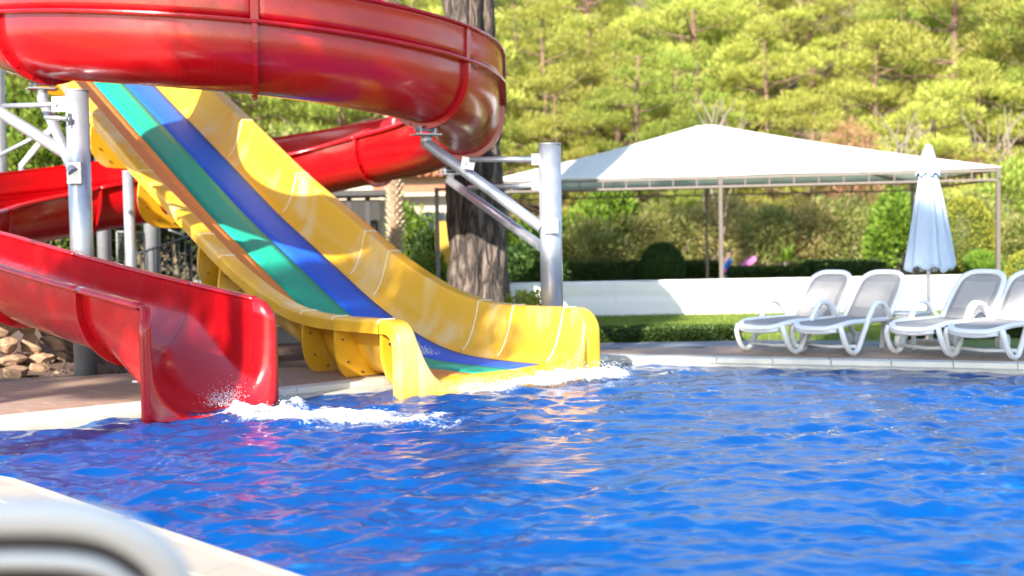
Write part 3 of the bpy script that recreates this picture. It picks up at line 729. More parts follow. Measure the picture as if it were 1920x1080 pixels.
pr = at_y(1033, 437, 14.78); PRX, PRY = pr[0], pr[1]
ztop = at_y(1030, 271, 14.78)[2]
rp = post('support_post', 'tall galvanised post behind the mouth of the yellow slide', PRX, PRY, 0, ztop, .258)
def under(s, dz=.09):
    p, _, _ = rframe(s); return p[0] + [0, 0, -UR - HW - dz]
sp1 = under(13.06, .15); sp2 = under(16.7, .14)
d1 = np.array([-1, .05, 0]); d1 /= np.linalg.norm(d1)
a1 = np.array([PRX - .10, PRY - .02, at_y(1012, 428, PRY)[2]]); a2 = np.array([PRX - .12, PRY + .05, at_y(1005, 462, PRY)[2]])
arm(rp, a1, sp1, .066, .10); saddle(rp, sp1)
arm(rp, a2, sp2, .062, .10); saddle(rp, sp2)
mk('gusset', box(a1 + [.10, -.01, .02], (.16, .30, .16)), M_steel, rp); mk('gusset', box(a2 + [.06, 0, -.01], (.10, .22, .20)), M_steel, rp)
q1 = at_y(882, 299, 15.2); q1b = np.array([PRX - .15, PRY - .03, at_y(1002, 299, PRY)[2]])
mk('tie_rod', tube([q1, q1b], .034, 14), M_steel, rp, smooth=True)
ear(rp, q1b + [.06, 0, 0], (-1, .03, 0), .12, .13); ear(rp, q1 + [.05, 0, -.06], (-1, .1, .2), .16, .14)
q2 = at_y(880, 352, 16.4); q2b = np.array([PRX - .16, PRY + .04, at_y(1000, 347, PRY)[2]])
mk('tie_rod', tube([q2, q2b], .032, 14), M_steel, rp, smooth=True); ear(rp, q2b + [.05, 0, 0], (-1, .1, 0), .10, .11)

LX, LY = -4.86, 14.5
lp = post('support_post', 'thick galvanised post under the red loop beside the stone wall', LX, LY, -.06, at_y(140, 171, LY)[2], .255)
sl = under(7.95, .13); sl = sl + [-.08, 0, 0]
pl = np.array([LX - .01, LY - .13, at_y(150, 322, LY)[2]])
arm(lp, pl + [0, -.02, -.02], sl, .062, .12); saddle(lp, sl)
mk('gusset', box(pl + [0.0, -.0, -.02], (.16, .05, .24)), M_steel, lp)
ear(lp, (LX - .02, LY - .11, at_y(150, 226, LY)[2]), (-.5, -1, 0), .08, .13)
rod0 = np.array([LX - .05, LY - .2, at_y(130, 226, LY)[2]])
mk('tie_rod', tube([rod0, rod0 + [-.28, .1, .03]], .024, 12), M_steel, lp, smooth=True)
ear(lp, (LX - .12, LY, at_y(118, 195, LY)[2]), (-1, .1, 0), .17, .17)
mk('tie_rod', tube([(LX - .26, LY + .03, at_y(118, 195, LY)[2]), at_y(6, 199, 15.0)], .03, 12), M_steel, lp, smooth=True)
arm(lp, (LX - .08, LY + .02, at_y(112, 296, LY)[2]), at_y(-42, 168, 15.1), .07, .10); saddle(lp, at_y(-42, 166, 15.1))

cl = at_y(5, 440, 23.0)
post('tower_column', 'pale round column at the edge behind the red loop', cl[0], cl[1], -.1, 6.5, .25)
tp = at_y(244, 440, 17.6)
post('yellow_slide_post', 'slim grey post under the near side of the yellow slide', tp[0], tp[1], -.1, 2.42, .155)
for px_, dia, lab in ((285, .29, 'stout grey column beside the railed steps'), (195, .25, 'grey column to the side of the mesh gate, farther from the steps')):
    c_ = at_y(px_, 440, 23.4); post('tower_column', lab, c_[0], c_[1], -.1, 5.2, dia)
for (pa, pb, r_) in (((88, 288), (20, 292), .02), ((48, 302), (95, 248), .045), ((20, 287), (90, 258), .025)):
    pass
br = thing('cross_brace', 'pair of thin crossed grey tubes in front of the creeper hedge', 'brace', tuple(at_y(20, 420, 22.6)))
mk('tube', tube([at_y(-10, 296, 22.6), at_y(100, 240, 22.6)], .035, 10), M_steel, br, smooth=True)
mk('tube', tube([at_y(40, 312, 22.4), at_y(108, 228, 22.4)], .055, 10), M_white, br, smooth=True)
mk('upright', tube([at_y(40, 312, 22.4), at_y(40, 312, 22.4) * [1, 1, 0] + [0, 0, -.1]], .05, 10), M_steel, br, smooth=True)
mk('upright', tube([at_y(-10, 296, 22.6), at_y(-10, 296, 22.6) * [1, 1, 0] + [0, 0, -.1]], .04, 10), M_steel, br, smooth=True)

# ------------------------------------------------------------------ steps, railing and mesh gate behind the flumes
st0 = at_y(300, 560, 23.6)
stt = thing('garden_steps', 'broad grey steps climbing behind the red flume mouth', 'steps', (-5.0, 24.2, -.1))
for k in range(7):
    z = -.1 + .19 * (k + 1)
    mk('step', box((-4.9 + .05 * k, 24.4 + .36 * k, z - .055), (3.1, .40, .11)), M_step_grey, stt)
    mk('riser', box((-4.9 + .05 * k, 24.5 + .36 * k, z - .15), (3.06, .16, .085)), M_dsteel, stt)
rl = thing('stair_railing', 'sloping grey metal railing with upright bars beside the steps', 'railing', (-5.9, 23.0, -.1))
ra, rb = at_y(252, 478, 22.6), at_y(356, 442, 22.9)
ex = rb + (rb - ra) * .25
mk('handrail', tube([ra, ex], .022, 10), M_dsteel, rl, smooth=True)
mk('handrail', tube([at_y(299, 424, 23.6), at_y(345, 442, 23.6)], .02, 10), M_dsteel, rl, smooth=True)
ba = ra * [1, 1, 0]; bb = ex * [1, 1, 0]
mk('bottom_rail', tube([ba + [0, 0, .04], bb + [0, 0, .35]], .016, 8), M_dsteel, rl, smooth=True)
for k in range(12):
    t_ = k / 11; top = ra + (ex - ra) * t_; mk('bar', tube([top, [top[0], top[1], -.08 + .3 * t_]], .012, 8), M_dsteel, rl, smooth=True)
mk('end_curl', tube(smooth_path([at_y(366, 535, 22.4), at_y(378, 533, 22.4), at_y(389, 524, 22.4), at_y(390, 512, 22.4)], 5), .022, 8), M_dsteel, rl, smooth=True)
gt = thing('mesh_gate', 'small framed wire mesh gate behind the slim post', 'gate', tuple(at_y(245, 560, 22.2) * [1, 1, 0]))
g0, g1 = at_y(219, 434, 22.2), at_y(270, 436, 22.2)
gp = [g0, g1, g1 * [1, 1, 0] + [0, 0, .05], g0 * [1, 1, 0] + [0, 0, .05]]
for a_, b_ in zip(gp, gp[1:] + gp[:1]): mk('frame_bar', beam(a_, b_, .03, .03), M_dsteel, gt)
mid = (g0 + g1) / 2; mk('frame_bar', beam(mid, mid * [1, 1, 0] + [0, 0, .06], .025, .025), M_dsteel, gt)
ws = []
for k in range(1, 14):
    t_ = k / 14; a_ = g0 + (g1 - g0) * t_; ws.append(beam(a_, a_ * [1, 1, 0] + [0, 0, .06], .004, .004))
for k in range(1, 22):
    t_ = k / 22; ws.append(beam(g0 * [1, 1, 0] + [0, 0, .05 + (g0[2] - .05) * t_], g1 * [1, 1, 0] + [0, 0, .05 + (g1[2] - .05) * t_], .004, .004))
mk('wire_mesh', join(*ws), M_dsteel, gt, kind='stuff')

# ------------------------------------------------------------------ white pavilion
A_, B_ = np.array([-.42, 26.45]), np.array([9.22, 24.25]); dv_ = np.array([.42, 6.5])
CORN = [A_, B_, B_ + dv_, A_ + dv_]; ZB = 2.50
pav = thing('garden_pavilion', 'large white canvas pavilion on slim taupe steel posts', 'pavilion', (4.6, 28.5, -.1))
apex = at_y(1322, 234, 28.6)
NG = 24
uv = np.linspace(-1, 1, NG + 1); UU, VV = np.meshgrid(uv, uv, indexing='ij')
cx2 = sum(CORN) / 4; eu = (CORN[1] - CORN[0]) / 2; ev = dv_ / 2
rr_ = np.maximum(np.abs(UU), np.abs(VV)); sh_ = 1 - rr_
px2 = cx2[0] + eu[0] * UU * 1.012 + ev[0] * VV * 1.012; py2 = cx2[1] + eu[1] * UU * 1.012 + ev[1] * VV * 1.012
offx = (apex[0] - cx2[0]); offy = (apex[1] - cx2[1])
pz2 = ZB + .04 + (apex[2] - ZB - .04) * sh_ - .05 * np.sin(math.pi * sh_) + .012 * fbm(UU * 9, VV * 9, 2, 71)
can = solid(mk('canvas_roof', (np.column_stack([(px2 + offx * sh_).ravel(), (py2 + offy * sh_).ravel(), pz2.ravel()]), grid_faces(NG + 1, NG + 1)), M_canvas, pav, smooth=True), .012)
def roof_pt(u, v):
    r_ = max(abs(u), abs(v)); s_ = 1 - r_
    return np.array([cx2[0] + (eu[0] * u + ev[0] * v) * 1.012 + offx * s_, cx2[1] + (eu[1] * u + ev[1] * v) * 1.012 + offy * s_, ZB + .058 + (apex[2] - ZB - .04) * s_ - .05 * math.sin(math.pi * s_)])
for (u_, v_) in ((-1, -1), (1, -1), (1, 1), (-1, 1), (0, -1), (0, 1), (-1, 0), (1, 0), (-.5, -1), (.5, -1), (-.5, 1), (.5, 1)):
    mk('canvas_seam', tube([roof_pt(u_ * q, v_ * q) for q in np.linspace(.03, .995, 14)], .011, 6), M_canvas, can)
def p3(p, z): return np.array([p[0], p[1], z])
for i in range(4):
    a_, b_ = CORN[i], CORN[(i + 1) % 4]
    mk('top_chord', beam(p3(a_, ZB), p3(b_, ZB), .04, .04), M_frame, pav); mk('bottom_chord', beam(p3(a_, ZB - .175), p3(b_, ZB - .175), .04, .04), M_frame, pav)
    n_ = int(np.linalg.norm(b_ - a_) / .47)
    for k in range(1, n_): q = a_ + (b_ - a_) * k / n_; mk('strut', beam(p3(q, ZB - .15), p3(q, ZB - .025), .03, .03), M_frame, pav)
for q in CORN + [(A_ + B_) / 2 + (B_ - A_) * -.025, (CORN[2] + CORN[3]) / 2 + [.05, 0]]:
    mk('post', beam(p3(q, -.1), p3(q, ZB - .2), .07, .07, (0, 1, 0)), M_frame, pav); mk('foot_plate', box(p3(q, -.09), (.2, .2, .02)), M_frame, pav)
    mk('post_head', beam(p3(q, ZB - .15), p3(q, ZB + .03), .08, .08, (0, 1, 0)), M_frame, pav)
for i in range(4):
    a_ = p3(CORN[i], ZB - .02); b_ = apex - [0, 0, .06]; mk('rafter', beam(a_, a_ + (b_ - a_) * .985 - [0, 0, .14], .045, .045), M_frame, pav)

# white fabric screen along the lawn
scr = thing('white_fabric_screen', 'low white tarpaulin screen running along the lawn', 'screen', (4.2, 22.8, -.1))
xs = np.linspace(-1.2, 8.75, 120); zs = np.linspace(-.1, .57, 16); XS, ZS = np.meshgrid(xs, zs, indexing='ij')
YS = 22.8 + .02 * np.sin(XS * 2.1) * (1 - (ZS + .1) / .7) + .03 * vnoise(XS * .8, ZS * 2, 5) + .018 * np.exp(-((ZS - .28 - .04 * np.sin(XS * .8)) / .035) ** 2)
solid(mk('tarpaulin', (np.column_stack([XS.ravel(), YS.ravel(), ZS.ravel() + .012 * np.sin(XS.ravel() * 1.3) * (ZS.ravel() > .3)]), grid_faces(len(xs), len(zs))), M_tarp, scr, smooth=True), .008)
for k in range(8):
    x = -1.15 + k * 1.41; mk('stake', tube([(x, 22.88, -.1), (x, 22.88, .56)], .018, 8), M_frame, scr)
for k in range(9):
    x = -.45 + k * 1.15; mk('hem', beam((x, 22.775, -.08), (x, 22.785, .56), .045, .006, (0, 1, 0)), M_tarp, scr)
mk('top_rope', tube([(x, 22.83, .585) for x in np.linspace(-1.2, 8.75, 30)], .012, 6), M_tarp, scr)

# ------------------------------------------------------------------ sun loungers
def make_lounger(label, sling, sling_in, group, sa=.74, ca=.67, blen=.93):
    t = thing('sun_lounger', label, 'lounger', group=group)
    W = .30
    P_ = smooth_path([(-W, 1.24, .365), (-W - .005, .8, .375), (-W - .005, .35, .38), (-W + .005, .14, .365), (-W + .07, .03, .335), (-.12, -.015, .318), (.12, -.015, .318), (W - .07, .03, .335), (W - .005, .14, .365), (W + .005, .35, .38), (W + .005, .8, .375), (W, 1.24, .365)], 5)
    mk('seat_frame', tube(P_, .040, 10, squash=.8), M_white, t, smooth=True, world=False)
    ap = []
    for k, x in enumerate(np.linspace(-W + .02, W - .02, 13)):
        q = 1 - (x / W) ** 2; y = -.012 + .09 * (1 - q) ** 2 ; ap.append([(x, y - .012, .335), (x, y - .03, .30), (x, y - .018, .255 + .03 * (1 - q)), (x, y + .02, .245 + .04 * (1 - q))])
    solid(mk('foot_apron', (np.array(ap).reshape(-1, 3), grid_faces(13, 4)), M_white, t, smooth=True, world=False), .02)
    ys = np.linspace(.03, 1.2, 14); xs_ = np.linspace(-W, W, 7); V = [(x * (1 if y > .15 else .8 + y), y, .385 - .018 * (1 - (x / W) ** 2) - (.035 if y < .06 else 0)) for y in ys for x in xs_]
    solid(mk('seat_sling', (V, grid_faces(14, 7)), sling, t, smooth=True, world=False), .006)
    bk = lambda x, q, off=0.0: (x, 1.19 + q * blen * ca + off * sa, .37 + q * blen * sa - off * ca)
    P_ = smooth_path([bk(-W, 0), bk(-W - .005, .3), bk(-W + .01, .58), bk(-W + .045, .70), bk(-.16, .775), bk(0, .79), bk(.16, .775), bk(W - .045, .70), bk(W - .01, .58), bk(W + .005, .3), bk(W, 0)], 6)
    mk('back_frame', tube(P_, .036, 12, squash=.72), M_white, t, smooth=True, world=False)
    P2 = smooth_path([bk(-W + .05, .05, .02), bk(-W + .05, .5, .02), bk(-W + .09, .64, .025), bk(-.12, .705, .028), bk(.12, .705, .028), bk(W - .09, .64, .025), bk(W - .05, .5, .02), bk(W - .05, .05, .02)], 5)
    mk('back_rib', tube(P2, .016, 8), M_white, t, smooth=True, world=False)
    qs = np.linspace(.0, .77, 12)
    def hwid(q): return W - .01 if q < .55 else (W - .01) * (1 - .55 * ((q - .55) / .25) ** 2.2)
    V = [bk(x * hwid(q), q, .012 * (1 - x * x)) for q in qs for x in np.linspace(-1, 1, 7)]
    bs = solid(mk('back_sling', (V, grid_faces(12, 7)), sling, t, smooth=True, world=False), .006)
    V = [bk(x * (W - .085) * (1 if q < .55 else .93), q, .012 * (1 - x * x) - .010) for q in np.linspace(.17, .62, 6) for x in np.linspace(-1, 1, 7)]
    mk('inner_panel', (V, grid_faces(6, 7)), sling_in, bs, smooth=True, world=False)
    for sd in (-1, 1):
        pts = [(sd * .335, 1.17, .37), (sd * .352, 1.10, .45), (sd * .36, .99, .545), (sd * .362, .88, .58), (sd * .362, .77, .565), (sd * .36, .67, .48), (sd * .355, .52, .26), (sd * .352, .39, .075), (sd * .35, .31, .034), (sd * .35, .22, .045), (sd * .345, .13, .13), (sd * .335, .07, .26), (sd * .31, .07, .345)]
        mk('arm_leg', tube(smooth_path(pts, 5), .034, 10, squash=.85), M_white, t, smooth=True, world=False)
        mk('glide', tube([(sd * .35, .29, 0), (sd * .35, .29, .02)], .028, 8), M_conc, t, world=False)
        mk('rear_leg', tube(smooth_path([(sd * .29, 1.16, .35), (sd * .30, 1.32, .26), (sd * .30, 1.46, .12)], 4), .028, 8), M_white, t, smooth=True, world=False)
        mk('wheel', tube([(sd * .30 - .03, 1.48, .09), (sd * .30 + .03, 1.48, .09)], .09, 18), M_white, t, world=False)
    mk('cross_bar', tube([(-.34, .36, .10), (0, .33, .085), (.34, .36, .10)], .022, 8), M_white, t, smooth=True, world=False)
    return t
LROT = -R_(46)
def lounger_loc(px_, py_, rot, local=(.352, .29)):
    p = at_z(px_, py_, 0.005); ca, sa = math.cos(rot), math.sin(rot)
    return (p[0] - (local[0] * ca - local[1] * sa), p[1] - (local[0] * sa + local[1] * ca), .005)
GRP = 'loungers in a row on the far deck'
lg1 = make_lounger('white lounger with grey sling, nearest to the low hedge', M_sling, M_sling2, GRP)
lg1.location = lounger_loc(1493, 664, LROT); lg1.rotation_euler = (0, 0, LROT)
for (px_, py_, lab, dr) in ((1601, 667, 'white lounger with grey sling on the hedge side of the small white table', .02), (1785, 670.5, 'white lounger with grey sling just past the table and closed parasol', -.05), (1903, 676, 'white lounger cut off by the edge, last in the far row', .01)):
    dup(lg1, lounger_loc(px_, py_, LROT + dr), LROT + dr, lab)
fg = make_lounger('out-of-focus white lounger with charcoal back close to the camera', M_darksling, M_darksling, 'loungers around the pool', .82, .572, 1.0)
th_ = math.pi + R_(2); tl = at_y(-14, 985, 2.2)
fy = 1.19 + .79 * .572; ca, sa = math.cos(th_), math.sin(th_)
fg.rotation_euler = (0, 0, th_); fg.location = (tl[0] + fy * sa, tl[1] - fy * ca, .004)

# unseen open parasol, added to keep the sun off the near lounger
ox, oy, oz = -2.3, -.75, 2.68
op = thing('unseen_shade_parasol', 'unseen open pale parasol added to shade the near lounger', 'parasol', (ox, oy, .004))
mk('pole', tube([(0, 0, 0), (0, 0, oz + .35)], .024, 12), M_white, op, smooth=True, world=False)
mk('base', tube([(0, 0, 0), (0, 0, .07), (0, 0, .2)], [.25, .24, .035], 20), M_conc, op, world=False)
V = []
for q in np.linspace(.02, 1, 9):
    for k in range(16):
        a = k * math.pi / 8; rr2 = 1.45 * q * (1 if k % 2 == 0 else .955); V.append((rr2 * math.cos(a), rr2 * math.sin(a), oz + .38 - .42 * q ** 1.25 - (0 if k % 2 == 0 else .03 * q)))
solid(mk('canopy', (V, grid_faces(9, 16, True)), M_parasol, op, world=False, smooth=False), .004)
for k in range(8):
    a = k * math.pi / 4; mk('rib', tube([(.03 * math.cos(a), .03 * math.sin(a), oz + .33), (1.42 * math.cos(a), 1.42 * math.sin(a), oz - .06)], .008, 6), M_white, op, world=False)
# side table
tb = at_z(1700, 652, 0.0)
tab = thing('side_table', 'small white plastic table between the loungers', 'table', (tb[0], tb[1], .004), LROT)
o = mk('table_top', box((0, 0, .425), (.46, .46, .03)), M_white, tab, world=False); bevel(o, .012)
mk('apron', join(box((0, .20, .39), (.40, .02, .045)), box((0, -.20, .39), (.40, .02, .045)), box((.20, 0, .39), (.02, .38, .045)), box((-.20, 0, .39), (.02, .38, .045))), M_white, tab, world=False)
for sx in (-1, 1):
    for sy in (-1, 1): mk('leg', beam((sx * .19, sy * .19, .41), (sx * .215, sy * .215, 0), .045, .03), M_white, tab, world=False)

# closed parasol
ub = at_y(1741, 560, 15.75)
um = thing('closed_parasol', 'closed pale parasol standing between the loungers', 'parasol', (ub[0], ub[1], .004))
zc0, zc1 = at_y(1745, 505, 15.75)[2], at_y(1738, 275, 15.75)[2]
mk('pole', tube([(0, 0, 0), (0, 0, zc1 - .02)], .024, 14), M_white, um, smooth=True, world=False)
o = mk('base', tube([(0, 0, 0), (0, 0, .07), (0, 0, .09), (0, 0, .22)], [.24, .23, .05, .035], 24), M_conc, um, world=False)
NT, NP = 30, 96
th = np.linspace(0, 2 * math.pi, NP, endpoint=False); V = []
for k in range(NT):
    t_ = k / (NT - 1); z = zc1 - (zc1 - zc0) * t_
    r = .025 + .275 * t_ ** .85
    fold = .21 * min(1, t_ * 2.2)
    rad = r * (1 + fold * .55 * np.cos(8 * th + .6 * math.sin(3 * t_)) + fold * .22 * np.cos(13 * th + 2 * t_) + fold * .12 * np.cos(5 * th + 1)) * (1 - .06 * t_)
    zz = z + (0.028 * np.cos(8 * th + .3) + .02 * np.cos(3 * th)) * max(0, t_ - .85) / .15
    V.append(np.column_stack([rad * np.cos(th) + .012 * t_, rad * np.sin(th) * .9, zz]))
solid(mk('canopy', (np.vstack(V), grid_faces(NT, NP, True)), M_parasol, um, smooth=True, world=False), .004)
V = []
for k in range(9):
    t_ = k / 8; z = zc1 + .012 - .36 * t_; r = .034 + .118 * t_ ** .9
    rad = r * (1 + .06 * t_ * np.cos(8 * th + .6)); V.append(np.column_stack([rad * np.cos(th) + .004, rad * np.sin(th) * .92, z - .022 * t_ ** 3 * np.cos(8 * th + .6)]))
solid(mk('top_flap', (np.vstack(V), grid_faces(9, NP, True)), M_parasol, um, smooth=True, world=False), .004)
mk('finial', tube([(0, 0, zc1 - .02), (0, 0, zc1 + .01), (0, 0, zc1 + .03)], [.036, .034, .01], 14), M_parasol, um, smooth=True, world=False)
for k in range(8):
    a = k * math.pi / 4 + .3; mk('rib', tube([(.02 * math.cos(a), .02 * math.sin(a), zc1 - .2), (.10 * math.cos(a), .10 * math.sin(a), zc0 - .03)], .008, 6), M_white, um, world=False)

# ------------------------------------------------------------------ stone wall, kerbs, paths
def rock_mesh(seed):
    r = np.random.default_rng(seed); bm = bmesh.new(); bmesh.ops.create_icosphere(bm, subdivisions=3, radius=1)
    pl_ = [(Vector(r.normal(size=3)).normalized(), r.uniform(.52, .86)) for _ in range(16)]
    ph_ = r.uniform(0, 9, 6)
    for v in bm.verts:
        c = v.co.copy()
        for nrm, d in pl_:
            e = c.dot(nrm) - d
            if e > 0: c -= nrm * e
        c *= 1 + .05 * math.sin(c.x * 7 + ph_[0]) * math.sin(c.y * 6 + ph_[1]) + .04 * math.sin(c.z * 9 + ph_[2] + c.x * 4) + .03 * math.sin(c.x * 17 + c.y * 13 + ph_[3])
        v.co = c
    me = bpy.data.meshes.new('rock'); bm.to_mesh(me); bm.free(); me.materials.append(M_rock)
    return me
ROCKS = [rock_mesh(s) for s in range(40, 47)]
sw = thing('rubble_wall', 'low dry wall of tan field stones edging the soil bed', 'stone wall', (-6.2, 15.6, -.1))
rk = np.random.default_rng(5)
cnt = 0
a_w, b_w = np.array([-7.6, 14.1]), np.array([-4.95, 16.9])
for row in range(4):
    L_ = np.linalg.norm(b_w - a_w); e_ = (b_w - a_w) / L_; nn_ = np.array([-e_[1], e_[0]]); s = rk.uniform(0, .15)
    while s < L_:
        w = rk.uniform(.15, .24); h_ = rk.uniform(.10, .145)
        p = a_w + e_ * (s + w) + nn_ * (.07 * row + rk.uniform(-.04, .05))
        o = bpy.data.objects.new('stone', ROCKS[cnt % 7]); COL.objects.link(o); o.parent = sw; cnt += 1
        o.location = (p[0] + 6.2, p[1] - 15.6, .10 + row * .20 + rk.uniform(-.02, .02)); o.scale = (w, w * rk.uniform(.8, 1), h_ * 1.1)
        o.rotation_euler = (rk.uniform(-.25, .25), rk.uniform(-.25, .25), rk.uniform(0, 6.28)); s += w * 1.62
for (px_, py_, w) in ((18, 704, .17), (62, 690, .15), (34, 672, .13), (98, 694, .08), (130, 690, .05)):
    p = at_z(px_, py_, 0.02); o = bpy.data.objects.new('stone', ROCKS[cnt % 7]); COL.objects.link(o); o.parent = sw; cnt += 1
    o.location = (p[0] + 6.2, p[1] - 15.6 + .2, w * .62); o.scale = (w * 1.1, w, w * .72); o.rotation_euler = (0, .2, cnt)
# soil bed between deck and wall
V = []; bx_, by_ = np.meshgrid(np.linspace(-8.5, -.6, 60), np.linspace(13.2, 18.4, 44), indexing='ij')
bz_ = -.05 + .035 * fbm(bx_ * 2.2, by_ * 2.2, 4, 88) + .06 * np.clip((by_ - 15) / 3, 0, 1)
bf = grid_faces(60, 44); bc = in_poly(bx_.ravel()[bf].mean(1), by_.ravel()[bf].mean(1), offset_poly(DECK_OUT, -.15))
mk('soil_bed', (np.column_stack([bx_.ravel(), by_.ravel(), bz_.ravel()]), bf[~bc][:, ::-1].copy()), M_soil, smooth=True, kind='structure')
clod = []
for k in range(420):
    x, y = rk.uniform(-7.5, -1.2), rk.uniform(13.9, 17.4)
    if in_poly(np.array([x]), np.array([y]), DECK_OUT)[0]: continue
    s = rk.uniform(.012, .04); v, f = box((x, y, -.03 + .04 * max(0, (y - 15) / 3)), (s * 1.6, s, s * .8), rk.uniform(0, 3)); v = v + rk.normal(0, s * .15, v.shape); clod.append((v, f))
mk('soil_crumbs', join(*clod), M_soil, kind='stuff')
# grey kerb blocks beyond the soil and a paved strip before the hedge
kb = thing('grey_kerb', 'row of grey kerb blocks behind the soil bed', 'kerb', (-2.9, 17.9, -.1))
for k in range(9):
    mk('block', box((-4.4 + k * .62, 17.6 + k * .22, .07), (.60, .26, .34), .34), M_path, kb)
fill_ring('paved_strip', [(.3, 17.45), (1.0, 16.2), (3.4, 16.12), (5.2, 15.75), (5.3, 16.3), (3.4, 16.98), (1.0, 17.05)], None, .002, M_path, kind='structure')
fill_ring('garden_path', [(-2.6, 21.5), (-.2, 21.0), (-.6, 26), (-1.3, 31), (-2.3, 31), (-2.2, 26)], None, -.06, M_conc, kind='structure')
fill_ring('far_path', [(9.3, 23.6), (14, 21.5), (14.5, 24), (9.6, 25.4)], None, -.055, M_conc, kind='structure')

# ------------------------------------------------------------------ veranda building, lamp post, planter beyond the slides
bl = thing('veranda_building', 'beige building with terracotta roof edge and dark veranda', 'building', (-2.6, 34, -.1))
mk('wall', box((-2.7, 36.2, 1.5), (2.3, .3, 3.2)), M_wallb, bl)
mk('side_wall', box((-5.6, 37.2, 1.4), (4.0, .3, 3.0)), M_wallb, bl)
rf_ = mk('roof', box((-2.75, 36.0, 3.16), (2.5, 1.1, .16)), M_terra, bl)
for k in range(12): mk('roof_tile', tube([(-3.85 + k * .2, 35.35, 3.20), (-3.85 + k * .2, 36.5, 3.40)], .085, 8), M_terra, rf_)
mk('beam', box((-2.65, 35.5, 2.74), (2.3, .14, .2)), M_terra, bl)
for x in (-4.9, -4.2, -3.72, -3.2): mk('veranda_post', box((x, 33.4, 1.2), (.12, .12, 2.6)), M_black, bl)
mk('veranda_roof', box((-4.6, 34.2, 2.58), (3.0, 2.2, .14)), M_black, bl)
for k in range(9): mk('slat', box((-4.7 + .0 * k, 33.36, 1.9 + k * .07), (2.6, .05, .035)), M_black, bl)
for x in (-4.55, -3.95): 
    w_ = mk('window', box((x, 35.6, 1.2), (.5, .06, 1.5)), M_black, bl); mk('pane', box((x, 35.55, 1.2), (.42, .02, 1.4)), M_glass, w_)
mk('back_panel', box((-4.6, 35.66, 1.3), (3.0, .08, 2.4)), M_wallb, bl)
for x in (-3.1, -2.2):
    w_ = mk('window', box((x, 36.02, 1.55), (.7, .06, 1.1)), M_black, bl); mk('pane', box((x, 35.98, 1.55), (.6, .02, 1.0)), M_glass, w_)
lpb = at_y(822, 520, 23.5)
la = thing('lamp_post', 'dark slim lamp post beside the big pine trunk', 'lamp post', (lpb[0], lpb[1], -.1))
ltz = at_y(820, 352, 23.5)[2]
mk('pole', beam((lpb[0], lpb[1], -.1), (lpb[0], lpb[1], ltz), .075, .075, (0, 1, 0)), M_dsteel, la)
mk('lamp_arm', beam((lpb[0], lpb[1], ltz - .03), (lpb[0] + .28, lpb[1], ltz - .03), .05, .05), M_dsteel, la)
mk('lamp_head', tube([(lpb[0] + .26, lpb[1], ltz - .05), (lpb[0] + .26, lpb[1], ltz - .12), (lpb[0] + .26, lpb[1], ltz - .28)], [.03, .11, .09], 14), M_dsteel, la)
pt = at_y(838, 540, 22.2)
pn = thing('white_planter', 'low white planter box at the foot of the lamp post', 'planter', (pt[0], pt[1], -.1))
mk('box', box((pt[0], pt[1], .13), (.42, .36, .46)), M_white, pn); mk('rim', box((pt[0], pt[1], .375), (.46, .40, .03)), M_white, pn); mk('soil', box((pt[0], pt[1], .393), (.36, .30, .01)), M_soil, pn)
yp = at_y(832, 470, 27)
ypl = thing('yellow_play_panel', 'small yellow plastic play panel partly hidden by the pine trunk', 'play panel', (yp[0], yp[1], -.1))
mk('panel', box((yp[0], yp[1], 1.0), (.34, .06, 1.5)), M_yelplay, ypl); mk('leg', box((yp[0], yp[1], .08), (.08, .05, .36)), M_dsteel, ypl)

# ------------------------------------------------------------------ a person in a blue shirt behind the far hedge, pink towel on a lounger
hp = at_y(1364, 484, 36.6); PX, PY = hp[0], hp[1]
pe = thing('person', 'person in a blue shirt sitting behind the far hedge', 'person', (PX, PY, -.1))
def skin_body(name, pts, edges, rad, mat, parent, sub=2):
    me = bpy.data.meshes.new(name); me.from_pydata([tuple(p) for p in pts], edges, []); me.materials.append(mat)
    o = bpy.data.objects.new(name, me); COL.objects.link(o); o.parent = parent
    o.modifiers.new('skin', 'SKIN'); sv = me.skin_vertices[0].data
    for i, r in enumerate(rad): sv[i].radius = (r, r) if np.isscalar(r) else r
    sv[0].use_root = True
    s = o.modifiers.new('sub', 'SUBSURF'); s.levels = sub; s.render_levels = sub
    return o
pts = [(0, 0, .42), (.0, 0, .62), (.02, 0, .82), (.05, 0, .93), (.07, 0, 1.02), (.10, 0, 1.12),
       (.02, -.18, .84), (.14, -.24, .62), (.34, -.20, .56), (.42, -.18, .56), (.02, .18, .84), (.14, .24, .62), (.34, .20, .56), (.42, .18, .56),
       (.05, -.11, .40), (.45, -.13, .44), (.47, -.13, .06), (.58, -.13, .03), (.05, .11, .40), (.45, .13, .44), (.47, .13, .06), (.58, .13, .03)]
ed = [(0, 1), (1, 2), (2, 3), (3, 4), (4, 5), (2, 6), (6, 7), (7, 8), (8, 9), (2, 10), (10, 11), (11, 12), (12, 13), (0, 14), (14, 15), (15, 16), (16, 17), (0, 18), (18, 19), (19, 20), (20, 21)]
rad = [(.14, .11), (.13, .10), (.14, .10), .055, .085, .075, .055, .042, .035, .032, .055, .042, .035, .032, .08, .062, .042, .035, .08, .062, .042, .035]
pts = [(p[0], p[1], p[2] - .08) for p in pts]
skin_body('body', pts, ed, rad, M_skin, pe)
skin_body('shirt', [(0, 0, .36), (0, 0, .54), (.02, 0, .75), (.03, 0, .82), (.02, -.18, .76), (.09, -.215, .65), (.02, .18, .76), (.09, .215, .65)], [(0, 1), (1, 2), (2, 3), (2, 4), (4, 5), (2, 6), (6, 7)], [(.16, .13), (.15, .12), (.16, .12), .075, .075, .06, .075, .06], M_shirt, pe)
